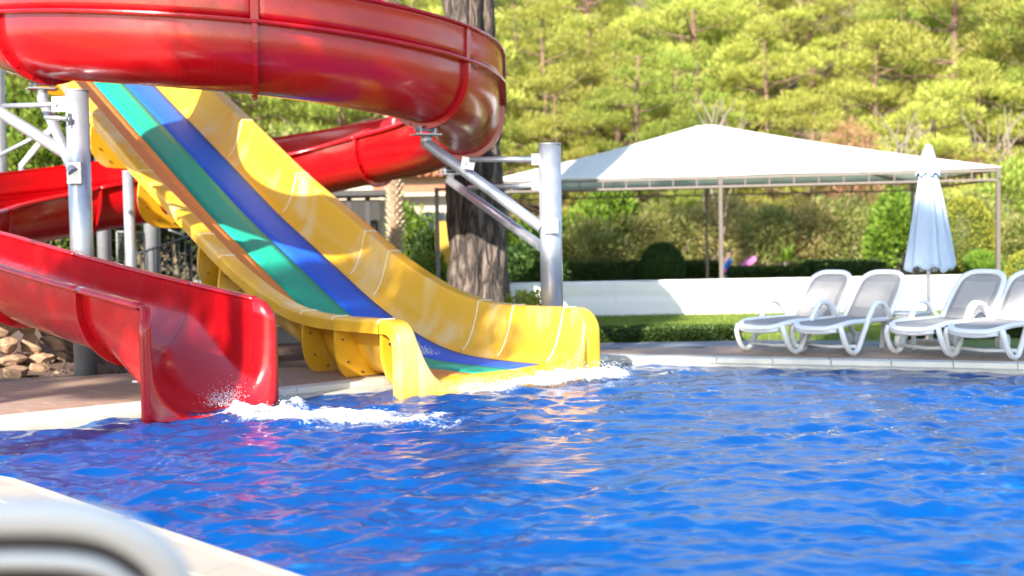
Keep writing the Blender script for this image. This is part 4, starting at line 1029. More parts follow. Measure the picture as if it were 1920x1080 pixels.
skin_body('shorts', [(0, 0, .34), (.06, -.11, .33), (.30, -.125, .355), (.06, .11, .33), (.30, .125, .355)], [(0, 1), (1, 2), (0, 3), (3, 4)], [(.15, .12), .095, .08, .095, .08], M_shorts, pe)
skin_body('hair', [(.06, 0, 1.0), (.06, 0, 1.06), (.085, 0, 1.085)], [(0, 1), (1, 2)], [.088, .09, .075], M_hair, pe)
tw = thing('towel_lounger', 'low lounger draped with a pink towel beside the seated person', 'lounger', (PX + .1, PY + .1, -.1))
V = []
for i, x in enumerate(np.linspace(-.55, .95, 14)):
    for j, y in enumerate(np.linspace(-.36, .36, 7)):
        back = max(0, x - .15); V.append((PX + .12 + x * .7, PY + .1 + y, .42 - .1 + .46 * back + .03 * vnoise(np.array([x * 5.]), np.array([y * 5.]), 3)[0] - (.14 if j in (0, 6) else 0)))
solid(mk('towel', (V, grid_faces(14, 7)), M_pink, tw, smooth=True), .02)
mk('frame', join(beam((PX - .2, PY - .2, .26), (PX + .7, PY - .2, .26), .05, .05), beam((PX - .2, PY + .4, .26), (PX + .7, PY + .4, .26), .05, .05)), M_white, tw)
for dx, dy in ((-.15, -.2), (.65, -.2), (-.15, .4), (.65, .4)): mk('leg', beam((PX + dx, PY + dy, .24), (PX + dx, PY + dy, -.1), .05, .05), M_white, tw)
so = thing('stool', 'low white stool under the seated person', 'stool', (PX, PY, -.1))
mk('seat', box((PX, PY, .12), (.34, .36, .04)), M_white, so)
for sx in (-1, 1):
    for sy in (-1, 1): mk('leg', beam((PX + sx * .13, PY + sy * .14, .10), (PX + sx * .15, PY + sy * .16, -.1), .03, .03), M_white, so)
pe.scale = (.9, .9, .9)

# ------------------------------------------------------------------ vegetation
def leaves(base, direc, length, width, seed=0, fold=.25):
    """leaf faces: one folded diamond per base point, along direc"""
    r = np.random.default_rng(seed); n_ = len(base); d = direc / np.maximum(np.linalg.norm(direc, axis=1), 1e-6)[:, None]
    q = r.normal(size=(n_, 3)); s = np.cross(d, q); s /= np.maximum(np.linalg.norm(s, axis=1), 1e-6)[:, None]; nn = np.cross(s, d)
    L_ = np.broadcast_to(length, (n_,))[:, None]; W_ = np.broadcast_to(width, (n_,))[:, None]
    a = base; b = base + d * L_ * .5 + s * W_ * .5 + nn * W_ * fold; c = base + d * L_; e = base + d * L_ * .5 - s * W_ * .5 + nn * W_ * fold
    V = np.stack([a, b, c, e], 1).reshape(-1, 3); return V, np.arange(n_ * 4).reshape(-1, 4)
def unit(r, n_):
    v = r.normal(size=(n_, 3)); return v / np.linalg.norm(v, axis=1)[:, None]
def limb(a, b, r0, r1, sag, r, k=6, n_=6):
    t = np.linspace(0, 1, k)[:, None]; P_ = a + (b - a) * t + np.array([0, 0, 1.]) * (sag * np.sin(math.pi * t)) + r.normal(0, .03, (k, 3)) * np.linalg.norm(b - a) * .4 * np.sin(math.pi * t)
    return tube(P_, np.linspace(r0, r1, k), n_, cap=False)
def pine_geo(seed, h, rad, base_frac=.3, levels=7, per=260, ln=.2, wd=.03, trunk_r=.2, lean=.05, cl=1.0):
    """trunk with limbs in loose tiers; each limb ends in flat, dense cushions of needles with gaps between the tiers"""
    r = np.random.default_rng(seed)
    k = 9; t = np.linspace(0, 1, k); bend = np.column_stack([np.cumsum(r.normal(0, lean, k)) * h * .12, np.cumsum(r.normal(0, lean, k)) * h * .12, t * h * .96])
    bend[0, :2] = 0; parts = [tube(bend, trunk_r * (1 - .85 * t) + .02, 10, cap=False)]
    C_ = []; Rc = []; a0 = r.uniform(0, 6.28)
    for lv in range(levels):
        g = lv / (levels - 1); f = base_frac + (1 - base_frac) * g
        env = rad * (1.0 - .78 * g ** 1.9) * (.75 + .25 * min(1, g / .2)); nb = max(2, int(round(6.5 - 4 * g)))
        for b in range(nb):
            a = a0 + lv * 1.1 + (b + r.uniform(-.28, .28)) * 2 * math.pi / nb; ff = min(1.0, f + r.uniform(-.04, .05))
            ax = np.array([np.interp(ff, t, bend[:, j_]) for j_ in range(3)]); L_ = env * r.uniform(.72, 1.08)
            dr = np.array([math.cos(a), math.sin(a), r.uniform(.0, .32)]); tip = ax + dr * L_
            parts.append(limb(ax - [0, 0, .12 * L_], tip, trunk_r * .30 * (1 - .7 * g) + .014, .014, -.05 * L_, r, 5, 5))
            for q in ((.55, 1.0) if L_ > 1.3 else (.95,)):
                side = r.normal(0, .22, 3) * L_ * [1, 1, .35]
                C_.append(ax + dr * L_ * q + side + [0, 0, .12]); Rc.append(np.array([1.0, 1.0, .5]) * r.uniform(.68, 1.05) * cl * rad / 3.0)
    C_.append(bend[-1] + [0, 0, .1]); Rc.append(np.array([.7, .7, .6]) * cl * rad / 3.0)
    B = []; D = []
    for c, rc in zip(C_, Rc):
        u = unit(r, per); u[:, 2] = np.where(u[:, 2] < -.25, -u[:, 2], u[:, 2])
        sub_ = c + unit(r, 5) * rc * .45; w_ = r.integers(0, 5, per)
        b = sub_[w_] + u * rc * .62 * (r.uniform(.5, 1.0, per) ** .5)[:, None]; d = u * [1, 1, .8] + [0, 0, .55] + r.normal(0, .3, (per, 3)); B.append(b); D.append(d)
    B = np.vstack(B); D = np.vstack(D)
    return join(*parts), leaves(B, D, ln * r.uniform(.7, 1.3, len(B)), wd * r.uniform(.7, 1.3, len(B)), seed)
def tree_from(name, geo, bark, leafm, loc, label, cat='pine tree', group=None, scale=1.0, rotz=0.0):
    t = thing(name, label, cat, loc, rotz, group)
    mk('trunk', geo[0], bark, t, smooth=True, world=False); mk('crown', geo[1], leafm, t, world=False)
    t.scale = (scale,) * 3
    return t
vr = np.random.default_rng(77)
G_R, G_L = 'pines on the hillside behind the pavilion', 'pines of the wood seen under the red loop'
LAB_R = 'sunlit yellow-green pine on the hillside above the white pavilion'; LAB_L = 'pine of the wood glimpsed beneath and beside the red loop'
variants = []
for k in range(6):
    geo = pine_geo(100 + k, (8.2, 9.5, 7.4, 10.2, 8.8, 6.8)[k], (3.3, 3.0, 3.2, 3.5, 2.9, 3.1)[k], (.12, .2, .06, .22, .15, .05)[k], (7, 7, 6, 8, 7, 6)[k], 330, .22, .036, .2)
    variants.append(geo)
protos = {}
placed = 0
for row, y in enumerate((45, 49, 53.5, 58.5, 64, 70)):
    w = .43 * y + 5; step = 3.7 + .02 * (y - 45)
    x = -w + vr.uniform(0, 2)
    while x < w:
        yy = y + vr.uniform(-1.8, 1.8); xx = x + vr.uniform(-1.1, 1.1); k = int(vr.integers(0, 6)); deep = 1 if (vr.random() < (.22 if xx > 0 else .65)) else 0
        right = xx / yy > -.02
        z = float(hill(np.array([xx]), np.array([yy]))[0]) - .15
        sc = vr.uniform(.82, 1.2) * (.8 if row == 0 else 1)
        if row == 0 and -.35 < xx / yy < -.06: x += step; continue
        if row in (1, 2) and vr.random() < .10: x += step; continue
        ppx = 960 + F_PX * xx / yy
        rank = ('front rank', 'front rank', 'middle rank', 'middle rank', 'upper rank', 'upper rank')[row]
        if right:
            zone = 'beside the red loop' if ppx < 1080 else 'over the left slope of the pavilion roof' if ppx < 1290 else 'over the pavilion peak' if ppx < 1450 else 'over the long right slope of the pavilion roof' if ppx < 1680 else 'over the closed parasol' if ppx < 1800 else 'over the far corner of the pavilion'
            lab = 'sunlit yellow-green hillside pine ' + zone + ', ' + rank
        else:
            zone = 'behind the left post and column' if ppx < 230 else 'behind the upper yellow slide' if ppx < 480 else 'in the gap under the red loop' if ppx < 760 else 'around the big pine trunk'
            lab = 'woodland pine ' + zone + ', ' + rank
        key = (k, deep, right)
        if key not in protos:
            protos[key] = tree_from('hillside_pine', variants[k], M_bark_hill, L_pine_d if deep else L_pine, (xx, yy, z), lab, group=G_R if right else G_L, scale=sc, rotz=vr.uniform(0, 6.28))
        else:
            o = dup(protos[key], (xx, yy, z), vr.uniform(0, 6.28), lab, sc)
        placed += 1; x += step * vr.uniform(.75, 1.25)

# the big pine between slides and pavilion: bark plates, limbs and a crown above the frame
bx0, by0 = at_y(893, 437, 22.0)[:2]
bigp = thing('big_pine_tree', 'massive pine trunk with deeply fissured bark behind the yellow slide', 'pine tree', (bx0, by0, -.1))
NTH, NZ = 110, 170; th = np.linspace(0, 2 * math.pi, NTH, endpoint=False); zz = np.linspace(0, 9.0, NZ)
TH, ZZ = np.meshgrid(th, zz, indexing='xy')
rad_ = .455 - .013 * ZZ + .10 * np.exp(-ZZ / .35)
cu, cv = TH / (2 * math.pi) * 13, ZZ * 1.1
ridge = np.abs(vnoise(np.mod(cu, 13) + .35 * vnoise(cu * .7, cv * 1.2, 4), cv * .45, 6)); plate = np.abs(vnoise(cu * .9 + 3, cv * 1.9, 8))
# blend across the seam of the trunk
wrap = np.clip(np.minimum(TH, 2 * math.pi - TH) / .35, 0, 1)
rad_ = rad_ + (.105 * np.clip(ridge * 2.8, 0, 1) + .028 * np.clip(plate * 3, 0, 1) + .012 * vnoise(cu * 4, cv * 4, 12)) * wrap - .05
ctx = -.10 * (ZZ / 9) ** 1.2 * 1.0 + .02 * np.sin(ZZ * .9); 
TV = np.column_stack([(rad_ * np.cos(TH - math.pi / 2 + math.pi) + ctx).ravel(), (rad_ * np.sin(TH - math.pi / 2 + math.pi)).ravel(), ZZ.ravel()])
mk('trunk', (TV, grid_faces(NZ, NTH, True)), M_plate, bigp, smooth=True, world=False)
bg = pine_geo(333, 6.5, 3.2, .35, 7, 200, .3, .045, .34, .05)
cr = np.random.default_rng(3); lo_ = []
mk('limbs', (np.array(bg[0][0]) + [-.1, 0, 8.6], bg[0][1]), M_bark, bigp, smooth=True, world=False)
Bl = []; Dl = []
for q in (.45, .62, .78, .9, 1.0):                 # unseen long limb, added to dapple the left part of the pavilion
    for e_ in range(3):
        c = np.array([-.1 - 4.4 * q, .3 * q, 6.9 + 1.6 * q]) + cr.normal(0, .3, 3); u = unit(cr, 80); Bl.append(c + u * .55 * cr.uniform(.3, 1, (80, 1))); Dl.append(u + [0, 0, .5])
bl_ = leaves(np.vstack(Bl), np.vstack(Dl), .34, .05, 9)
mk('limb', limb(np.array([-.1, 0, 6.8]), np.array([-4.4, .3, 8.4]), .14, .03, -.1, cr, 8, 8), M_bark, bigp, smooth=True, world=False)
mk('crown', (np.vstack([np.array(bg[1][0]) + [-.1, 0, 8.6], bl_[0]]), np.vstack([bg[1][1], bl_[1] + len(bg[1][0])])), L_pine, bigp, world=False)
# pines on the photographer's side of the pool: they throw the broken shade on flume, deck and loungers
sg = pine_geo(500, 11.0, 2.3, .66, 5, 330, .3, .05, .22, .02, 1.1)
sh1 = tree_from('poolside_pine', sg, M_bark, L_pine_d, (-6.9, 3.3, -.1), 'tall pine outside the frame beside the near end of the pool')


sg2 = pine_geo(501, 14.2, 2.1, .84, 4, 380, .3, .05, .11, .01, 1.15)
def lean_over(v):  # lean made up so the trunk's shadow misses the visible water
    v = np.array(v, float); q = np.clip(v[:, 2] / 11.5, 0, 1); v[:, 0] -= 8.3 * q * q * (3 - 2 * q); v[:, 1] += .6 * q; return v
tree_from('poolside_pine', ((lean_over(sg2[0][0]), sg2[0][1]), (lean_over(sg2[1][0]), sg2[1][1])), M_bark, L_pine_d, (3.0, -6.0, -.05), 'unseen slender pine behind the photographer, bent to place its shade on the loungers')
dup(sh1, (-9.4, 2.5, -.05), 1.3, 'lower pine outside the frame behind the tall one at the near end of the pool', .88)
# ---- shrubs
def shrub_geo(seed, w, d, h, n_, ln, wd, lobes=7, up=.4, droop=0.0):
    r = np.random.default_rng(seed); B = []; D = []; stems = []
    for i in range(lobes):
        c = np.array([r.uniform(-.32, .32) * w, r.uniform(-.32, .32) * d, r.uniform(.32, .70) * h]) if i else np.array([0, 0, .5 * h])
        s = np.array([w, d, h * .95]) * r.uniform(.24, .36) if i else np.array([w, d, h]) * .42
        m = n_ // lobes; u = unit(r, m); rr = r.uniform(.55, 1.05, m) ** .5
        B.append(c + u * s * rr[:, None]); D.append(u + np.array([0, 0, up]) + r.normal(0, .45, (m, 3)) - np.array([0, 0, droop]))
        stems.append(limb(np.array([c[0] * .2, c[1] * .2, 0]), c + [0, 0, s[2] * .3], .025 * h / 2 + .008, .006, 0, r, 5, 5))
    B = np.vstack(B); D = np.vstack(D); ok = B[:, 2] > .02
    B, D = B[ok], D[ok]
    return join(*stems), leaves(B, D, ln * r.uniform(.6, 1.35, len(B)), wd * r.uniform(.7, 1.3, len(B)), seed)
def shrub(name, label, px, y, top, w, mat, n_=2600, ln=.14, wd=.045, cat='shrub', seed=1, group=None, d=None, droop=0.0, z0=None, lobes=7):
    x = at_y(px, 430, y)[0]; zt = at_y(px, top, y)[2]; z0 = float(hill(np.array([x]), np.array([float(y)]))[0]) if z0 is None else z0
    t = thing(name, label, cat, (x, y, z0), 0, group)
    g = shrub_geo(seed, w, d or w, zt - z0, n_, ln, wd, lobes, droop=droop)
    mk('stems', g[0], M_twig, t, smooth=True, world=False); mk('foliage', g[1], mat, t, world=False)
    return t
SH = [  # px, depth, top py, width, material, leaf count, leaf length, leaf width, droop, label
    (1010, 37, 402, 2.6, L_bright, 3600, .17, .09, 0, 'leafy bright green bush left of the pavilion, by the tall post'),
    (1118, 38, 352, 2.4, L_bright, 4200, .19, .11, 0, 'tall bright green broadleaf bush under the pavilion beam, topmost in the thicket'),
    (1105, 36.5, 398, 2.6, L_shrub, 4600, .17, .035, .3, 'feathery olive bush sloping down towards the tall post'),
    (1182, 37, 392, 2.4, L_shrub, 4400, .17, .035, .35, 'feathery olive bush above the dark clipped dome'),
    (1262, 38, 366, 2.3, L_shrub, 4400, .18, .035, .5, 'drooping olive bush behind the slim rear post'),
    (1345, 38.4, 352, 2.6, L_shrub_b, 4600, .18, .035, .5, 'brownish drooping bush behind the front middle post'),
    (1420, 37.6, 372, 2.3, L_shrub, 4400, .18, .035, .5, 'olive bush above the pink towel'),
    (1500, 38, 358, 2.5, L_shrub_b, 4600, .18, .035, .5, 'brown-tinged bush above the spiky yucca'),
    (1572, 37.4, 366, 2.2, L_shrub, 4400, .18, .035, .5, 'drooping olive bush between yucca and bright green bush'),
    (1630, 38.6, 352, 2.3, L_shrub_b, 4200, .18, .035, .5, 'rust-tinged bush behind the bright green bush'),
    (1672, 35.6, 352, 1.7, L_bright, 4200, .17, .075, 0, 'tall light green bush beside the closed parasol'),
    (1745, 38.5, 344, 2.4, L_shrub, 4200, .17, .05, .2, 'olive bush hidden behind the closed parasol'),
    (1838, 37.5, 352, 2.0, L_shrub, 4000, .17, .045, .2, 'pale olive bush behind the pavilion corner post'),
    (1896, 36, 405, 1.6, L_shrub, 3400, .15, .05, 0, 'rounded grey-green bush at the edge past the corner post'),
    (1900, 39, 285, 3.0, L_pine_d, 4600, .22, .05, .2, 'tall dark green bush at the edge behind the corner post'),
    (1842, 31.5, 470, 1.1, L_bright, 2200, .16, .03, -.2, 'grassy bright green clump at the foot of the corner post'),
]
for i, (px, y, top, w, m_, n_, ln, wd, dr, lab) in enumerate(SH):
    shrub('garden_shrub', lab, px, y, top, w * .9, m_, int(n_ * 1.25), ln, wd, seed=600 + i, droop=dr, lobes=6, group='shrubs of the thicket behind the pavilion')
LS = [
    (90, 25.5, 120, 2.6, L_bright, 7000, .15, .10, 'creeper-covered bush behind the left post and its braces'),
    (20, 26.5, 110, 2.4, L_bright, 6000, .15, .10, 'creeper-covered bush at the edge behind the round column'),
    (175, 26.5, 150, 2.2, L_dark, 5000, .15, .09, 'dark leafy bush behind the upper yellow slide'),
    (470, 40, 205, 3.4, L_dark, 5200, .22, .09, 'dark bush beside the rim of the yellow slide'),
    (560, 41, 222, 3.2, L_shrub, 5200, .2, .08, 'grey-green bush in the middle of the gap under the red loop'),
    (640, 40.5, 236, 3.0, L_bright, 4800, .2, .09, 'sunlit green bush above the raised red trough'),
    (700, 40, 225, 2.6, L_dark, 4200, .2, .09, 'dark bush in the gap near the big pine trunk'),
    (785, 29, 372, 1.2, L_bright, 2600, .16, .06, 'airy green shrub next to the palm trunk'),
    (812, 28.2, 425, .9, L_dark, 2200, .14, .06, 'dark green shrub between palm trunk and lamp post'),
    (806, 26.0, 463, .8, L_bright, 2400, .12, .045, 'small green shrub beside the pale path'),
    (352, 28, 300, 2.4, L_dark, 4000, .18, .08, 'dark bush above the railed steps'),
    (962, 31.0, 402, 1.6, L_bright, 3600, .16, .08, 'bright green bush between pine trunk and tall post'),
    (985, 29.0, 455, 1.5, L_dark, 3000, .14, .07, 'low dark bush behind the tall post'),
]
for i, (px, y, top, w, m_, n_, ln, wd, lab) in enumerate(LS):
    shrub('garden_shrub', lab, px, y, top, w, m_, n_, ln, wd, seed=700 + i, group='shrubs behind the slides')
shrub('yellow_bush', 'low yellow-green bush peeping over the yellow slide beside the tall post', 982, 18.9, 543, .78, L_yellow, 4200, .06, .032, seed=801, z0=-.1)
shrub('rust_shrub', 'rust-coloured dead conifer above the pavilion roof', 1592, 43, 212, 2.2, L_rust, 5200, .2, .035, seed=802)
shrub('rust_shrub', 'brown withered brush at the foot of the hillside by the parasol top', 1790, 43.5, 262, 3.6, L_rust, 3600, .2, .03, seed=803)
fl = at_y(776, 480, 25.0)
ft_ = shrub('flowering_plant', 'low plant with pale purple flowers by the path', 776, 25.0, 470, .7, L_bright, 1500, .09, .03, cat='plant', seed=804)
pr_ = np.random.default_rng(9); B = pr_.uniform(-.32, .32, (170, 3)) * [1, 1, .6] + [0, 0, .52]; mk('flowers', leaves(B, unit(pr_, 170), .055, .055, 5), M_purple, ft_, world=False)
# clipped shapes and hedges: leaf shell on a dark core added to block light
def clipped(name, label, x, y, z0, sx, sy, sz, mat, n_, ln, seed, cat, boxy=False, group=None, bottom=0.0):
    t = thing(name, label, cat, (x, y, z0), 0, group); r = np.random.default_rng(seed)
    if boxy:
        P_ = r.uniform(-1, 1, (n_, 3)); ax = r.integers(0, 5, n_); sgn = np.where(ax % 2 == 0, 1., -1.)
        a2 = np.minimum(ax // 2, 2); a2[ax == 4] = 2; sgn[ax == 4] = 1
        P_[np.arange(n_), a2] = sgn * r.uniform(.86, 1.03, n_); u = np.zeros((n_, 3)); u[np.arange(n_), a2] = sgn
        bmp = 1 + .10 * vnoise(P_[:, 0] * sx * 2.2, P_[:, 1] * 3 + P_[:, 2] * 2, seed)
        P_[:, 2] *= bmp; P_[:, 1] *= bmp
        pos = P_ * [sx / 2, sy / 2, sz / 2] + [0, 0, sz / 2]
        core = box((0, 0, sz * .46), (sx * .94, sy * .84, sz * .88))
    else:
        u = unit(r, n_); q = r.uniform(.93, 1.03, n_)[:, None]; pos = u * q * [sx / 2, sy / 2, sz * .55] + [0, 0, sz * .46]
        bm = bmesh.new(); bmesh.ops.create_icosphere(bm, subdivisions=3, radius=1); core = ([tuple(np.array(v.co) * [sx * .46, sy * .46, sz * .50] + [0, 0, sz * .46]) for v in bm.verts], [tuple(v.index for v in f.verts) for f in bm.faces]); bm.free()
        core = (np.array(core[0]), core[1])
        ok = pos[:, 2] > 0; pos, u = pos[ok], u[ok]
    d = u + r.normal(0, .55, pos.shape) + [0, 0, .25]
    mk('foliage', leaves(pos, d, ln * r.uniform(.7, 1.3, len(pos)), ln * .5, seed), mat, t, world=False)
    mk('core', core, L_dark, t, world=False); return t
hz = at_z(1236, 640, 0)
clipped('low_hedge', 'low clipped dark green hedge on the lawn edge between yellow slide and loungers', 2.02, 17.3, -.05, 1.95, .55, .20, L_hedge, 8200, .055, 901, 'hedge', True)
clipped('low_hedge', 'low dark hedge running behind the loungers', 7.4, 17.3, -.05, 4.0, .6, .2, L_hedge, 12000, .06, 902, 'hedge', True)
for k, (px0, px1, top, y, lab) in enumerate(((1048, 1200, 497, 35.2, 'long clipped hedge between tall post and dark dome'), (1275, 1340, 494, 34.9, 'short dark hedge between dome and middle post'), (1372, 1505, 504, 34.6, 'clipped hedge below the pink towel'), (1508, 1648, 492, 34.8, 'dark clipped hedge between yucca and parasol'))):
    xa, xb = at_y(px0, 430, y)[0], at_y(px1, 430, y)[0]; zt = at_y((px0 + px1) / 2, top, y)[2]
    clipped('clipped_hedge', lab, (xa + xb) / 2, y, -.1, xb - xa, .9, zt + .1, L_hedge if k != 3 else L_dark, 5200, .10, 910 + k, 'hedge', True)
x = at_y(1241, 430, 34)[0]; clipped('clipped_dome', 'dark green clipped dome rising over the white screen', x, 34, -.1, 1.12, 1.12, at_y(1241, 459, 34)[2] + .12, L_dark, 5200, .075, 930, 'topiary')
x = at_y(1808, 430, 33)[0]; clipped('clipped_egg', 'big yellow-green clipped shrub behind the closed parasol', x, 33, -.1, 1.5, 1.4, at_y(1808, 374, 33)[2] + .12, L_yellow, 7200, .085, 931, 'topiary')
x = at_y(1922, 430, 30)[0]; clipped('clipped_ball', 'small clipped ball bush cut by the edge near the path', x, 30, -.1, .8, .8, at_y(1922, 474, 30)[2] + .1, L_yellow, 3200, .07, 932, 'topiary')
def rosette(name, label, px, y, top, n_, ln, wd, mat, seed):
    x = at_y(px, 430, y)[0]; zt = at_y(px, top, y)[2]; t = thing(name, label, 'plant', (x, y, -.1)); r = np.random.default_rng(seed); gs = []
    for k in range(n_):
        a = k * 2.4; el = r.uniform(.25, 1.35); L_ = ln * r.uniform(.75, 1.15); d = np.array([math.cos(a) * math.cos(el), math.sin(a) * math.cos(el), math.sin(el)])
        pts = np.array([np.array([0, 0, zt - .35 * ln]) + d * L_ * q - np.array([0, 0, .45 * L_ * q ** 2.4 * math.cos(el)]) for q in np.linspace(0, 1, 6)])
        s = np.cross(d, (0, 0, 1.)); s /= np.linalg.norm(s); w = wd * np.array([.6, 1, 1, .85, .5, .05])
        V = np.vstack([np.stack([p - s * q / 2, p - [0, 0, q * .15], p + s * q / 2]) for p, q in zip(pts, w)]); leaf = mk('leaf', (V, grid_faces(6, 3)), mat, t, world=False, smooth=True)
    mk('stem', tube([(0, 0, 0), (0, 0, zt - .3 * ln)], .07, 8), M_twig, t, world=False); return t
rosette('yucca', 'spiky bright green yucca behind the far hedge', 1474, 35.4, 470, 44, .62, .07, L_bright, 41)
rosette('dry_yucca', 'pale dry spiky plant beside the parasol', 1692, 33.5, 488, 30, .55, .05, M_twig, 42)
# dead branches and fallen wood on the slope
def dead_wood(label, px, py, y, s, seed):
    c = at_y(px, py, y); z0 = float(hill(np.array([c[0]]), np.array([c[1]]))[0]); r = np.random.default_rng(seed)
    t = thing('dead_branches', label, 'branches', (c[0], c[1], z0)); gs = []
    top = c[2] - z0
    for k in range(16):
        a = np.array([r.uniform(-.5, .5) * s, r.uniform(-.3, .3), (r.uniform(.55, .9) if k > 3 else 0) * top]); b = np.array([r.uniform(-1, 1) * s, r.uniform(-.6, .3) * s, top + r.uniform(-.5, .45) * s])
        gs.append(limb(a, b, .035, .012, r.uniform(-.2, .3) * s, r, 7, 5))
    mk('branch_tangle', join(*gs), M_twig, t, world=False, smooth=True); return t
dead_wood('tangle of bare pale branches on the slope by the upper edge of the corner bush', 1868, 235, 43.5, 1.5, 61)
dead_wood('bare pale branches above the parasol on the slope', 1700, 232, 43.2, 1.3, 62)
dead_wood('bare grey branches between pines above the pavilion peak', 1352, 205, 46, 1.1, 63)

# ---- palm
px_, py_ = at_y(741, 437, 26.0)[:2]
pm = thing('palm_tree', 'palm with a pale boot-covered trunk beyond the yellow slide', 'palm tree', (px_, py_, -.1))
mk('trunk', tube([(0, 0, 0), (0, 0, .9), (0, 0, 1.15), (0, 0, 7.2)], [.15, .14, .13, .12], 14), M_palmr, pm, smooth=True, world=False)
gs = []; k = 0
for z in np.arange(1.18, 7.2, .075):
    for j in range(7):
        a = j * 2 * math.pi / 7 + k * .45; ca, sa = math.cos(a), math.sin(a); s = np.array([-sa, ca, 0]); d = np.array([ca, sa, 0])
        b = d * .115 + [0, 0, z]; tip = d * (.20 + .02 * math.sin(k * 3 + j)) + [0, 0, z + .11]
        v = np.array([b - s * .05, b + s * .05, tip - s * .022, tip + s * .022, b - s * .04 + [0, 0, .07], b + s * .04 + [0, 0, .07]]); gs.append((v, [(0, 1, 3, 2), (2, 3, 5, 4), (0, 2, 4), (1, 5, 3)]))
    k += 1
mk('leaf_boots', join(*gs), M_palm, pm, world=False, kind='stuff')
for k in range(22):
    a = k * 2.4; el = 1.2 - 1.3 * k / 22; B = []; D = []; pts = []
    for q in np.linspace(0, 1, 24):
        p = np.array([math.cos(a) * math.cos(el), math.sin(a) * math.cos(el), math.sin(el)]) * 2.1 * q - np.array([0, 0, .9 * q * q]); pts.append(p)
        for sd in (-1, 1):
            s = np.array([-math.sin(a), math.cos(a), 0]) * sd; B.append(p); D.append(s + np.array([math.cos(a), math.sin(a), -.3]) * .6)
    lf = leaves(np.array(B), np.array(D), .45, .05, k); st_ = tube(np.array(pts), .018, 5)
    mk('frond', join((np.array(st_[0]) + [0, 0, 7.2], st_[1]), (lf[0] + [0, 0, 7.2], lf[1])), L_palm, pm, world=False)

# ---- lawn blades
gr = np.random.default_rng(15); n_ = 70000
x = gr.uniform(.2, 10.5, n_); y = 17.0 + 5.75 * gr.random(n_) ** .8
ok = ~in_poly(x, y, DECK_OUT) & ~in_poly(x, y, [(.3, 17.45), (1.0, 16.2), (3.4, 16.12), (5.2, 15.75), (5.3, 16.3), (3.4, 16.98), (1.0, 17.05)])
x, y = x[ok], y[ok]; B = np.column_stack([x, y, hill(x, y) - .002]); D = gr.normal(0, .3, (len(x), 3)) + [0, 0, 1]
mk('grass', leaves(B, D, gr.uniform(.03, .065, len(x)), .008, 16), L_grass, kind='stuff')

# ------------------------------------------------------------------ white water under the two slides
def foam_material():
    """white water: opacity from the bubble density stored on the mesh, broken by fine noise"""
    m = bpy.data.materials.new('white_water'); m.use_nodes = True; n = m.node_tree.nodes; l = m.node_tree.links; p = n['Principled BSDF']
    p.inputs['Base Color'].default_value = (.88, .92, .97, 1); p.inputs['Roughness'].default_value = .45
    at = n.new('ShaderNodeAttribute'); at.attribute_name = 'bubbles'
    tc = n.new('ShaderNodeTexCoord'); nz = n.new('ShaderNodeTexNoise'); nz.inputs['Scale'].default_value = 34; nz.inputs['Detail'].default_value = 7; nz.inputs['Roughness'].default_value = .65; l.new(tc.outputs['Object'], nz.inputs['Vector'])
    sb = n.new('ShaderNodeMath'); sb.operation = 'MULTIPLY_ADD'; sb.inputs[1].default_value = 1.7; sb.inputs[2].default_value = -.95; l.new(nz.outputs['Fac'], sb.inputs[0])
    ad = n.new('ShaderNodeMath'); ad.operation = 'ADD'; l.new(sb.outputs[0], ad.inputs[0]); l.new(at.outputs['Fac'], ad.inputs[1])
    mr = n.new('ShaderNodeMapRange'); mr.interpolation_type = 'SMOOTHSTEP'; mr.inputs[1].default_value = .02; mr.inputs[2].default_value = .75; mr.inputs[4].default_value = .97; l.new(ad.outputs[0], mr.inputs[0])
    b = n.new('ShaderNodeBump'); b.inputs['Strength'].default_value = .6; b.inputs['Distance'].default_value = .012; l.new(nz.outputs['Fac'], b.inputs['Height']); l.new(b.outputs[0], p.inputs['Normal'])
    tl_ = n.new('ShaderNodeBsdfTranslucent'); tl_.inputs[0].default_value = (.85, .92, 1, 1); mt = n.new('ShaderNodeMixShader'); mt.inputs[0].default_value = .35; l.new(p.outputs[0], mt.inputs[1]); l.new(tl_.outputs[0], mt.inputs[2])
    tr_ = n.new('ShaderNodeBsdfTransparent'); ms = n.new('ShaderNodeMixShader'); l.new(mr.outputs[0], ms.inputs[0]); l.new(tr_.outputs[0], ms.inputs[1]); l.new(mt.outputs[0], ms.inputs[2]); l.new(ms.outputs[0], n['Material Output'].inputs[0])
    return m
M_ww = foam_material()
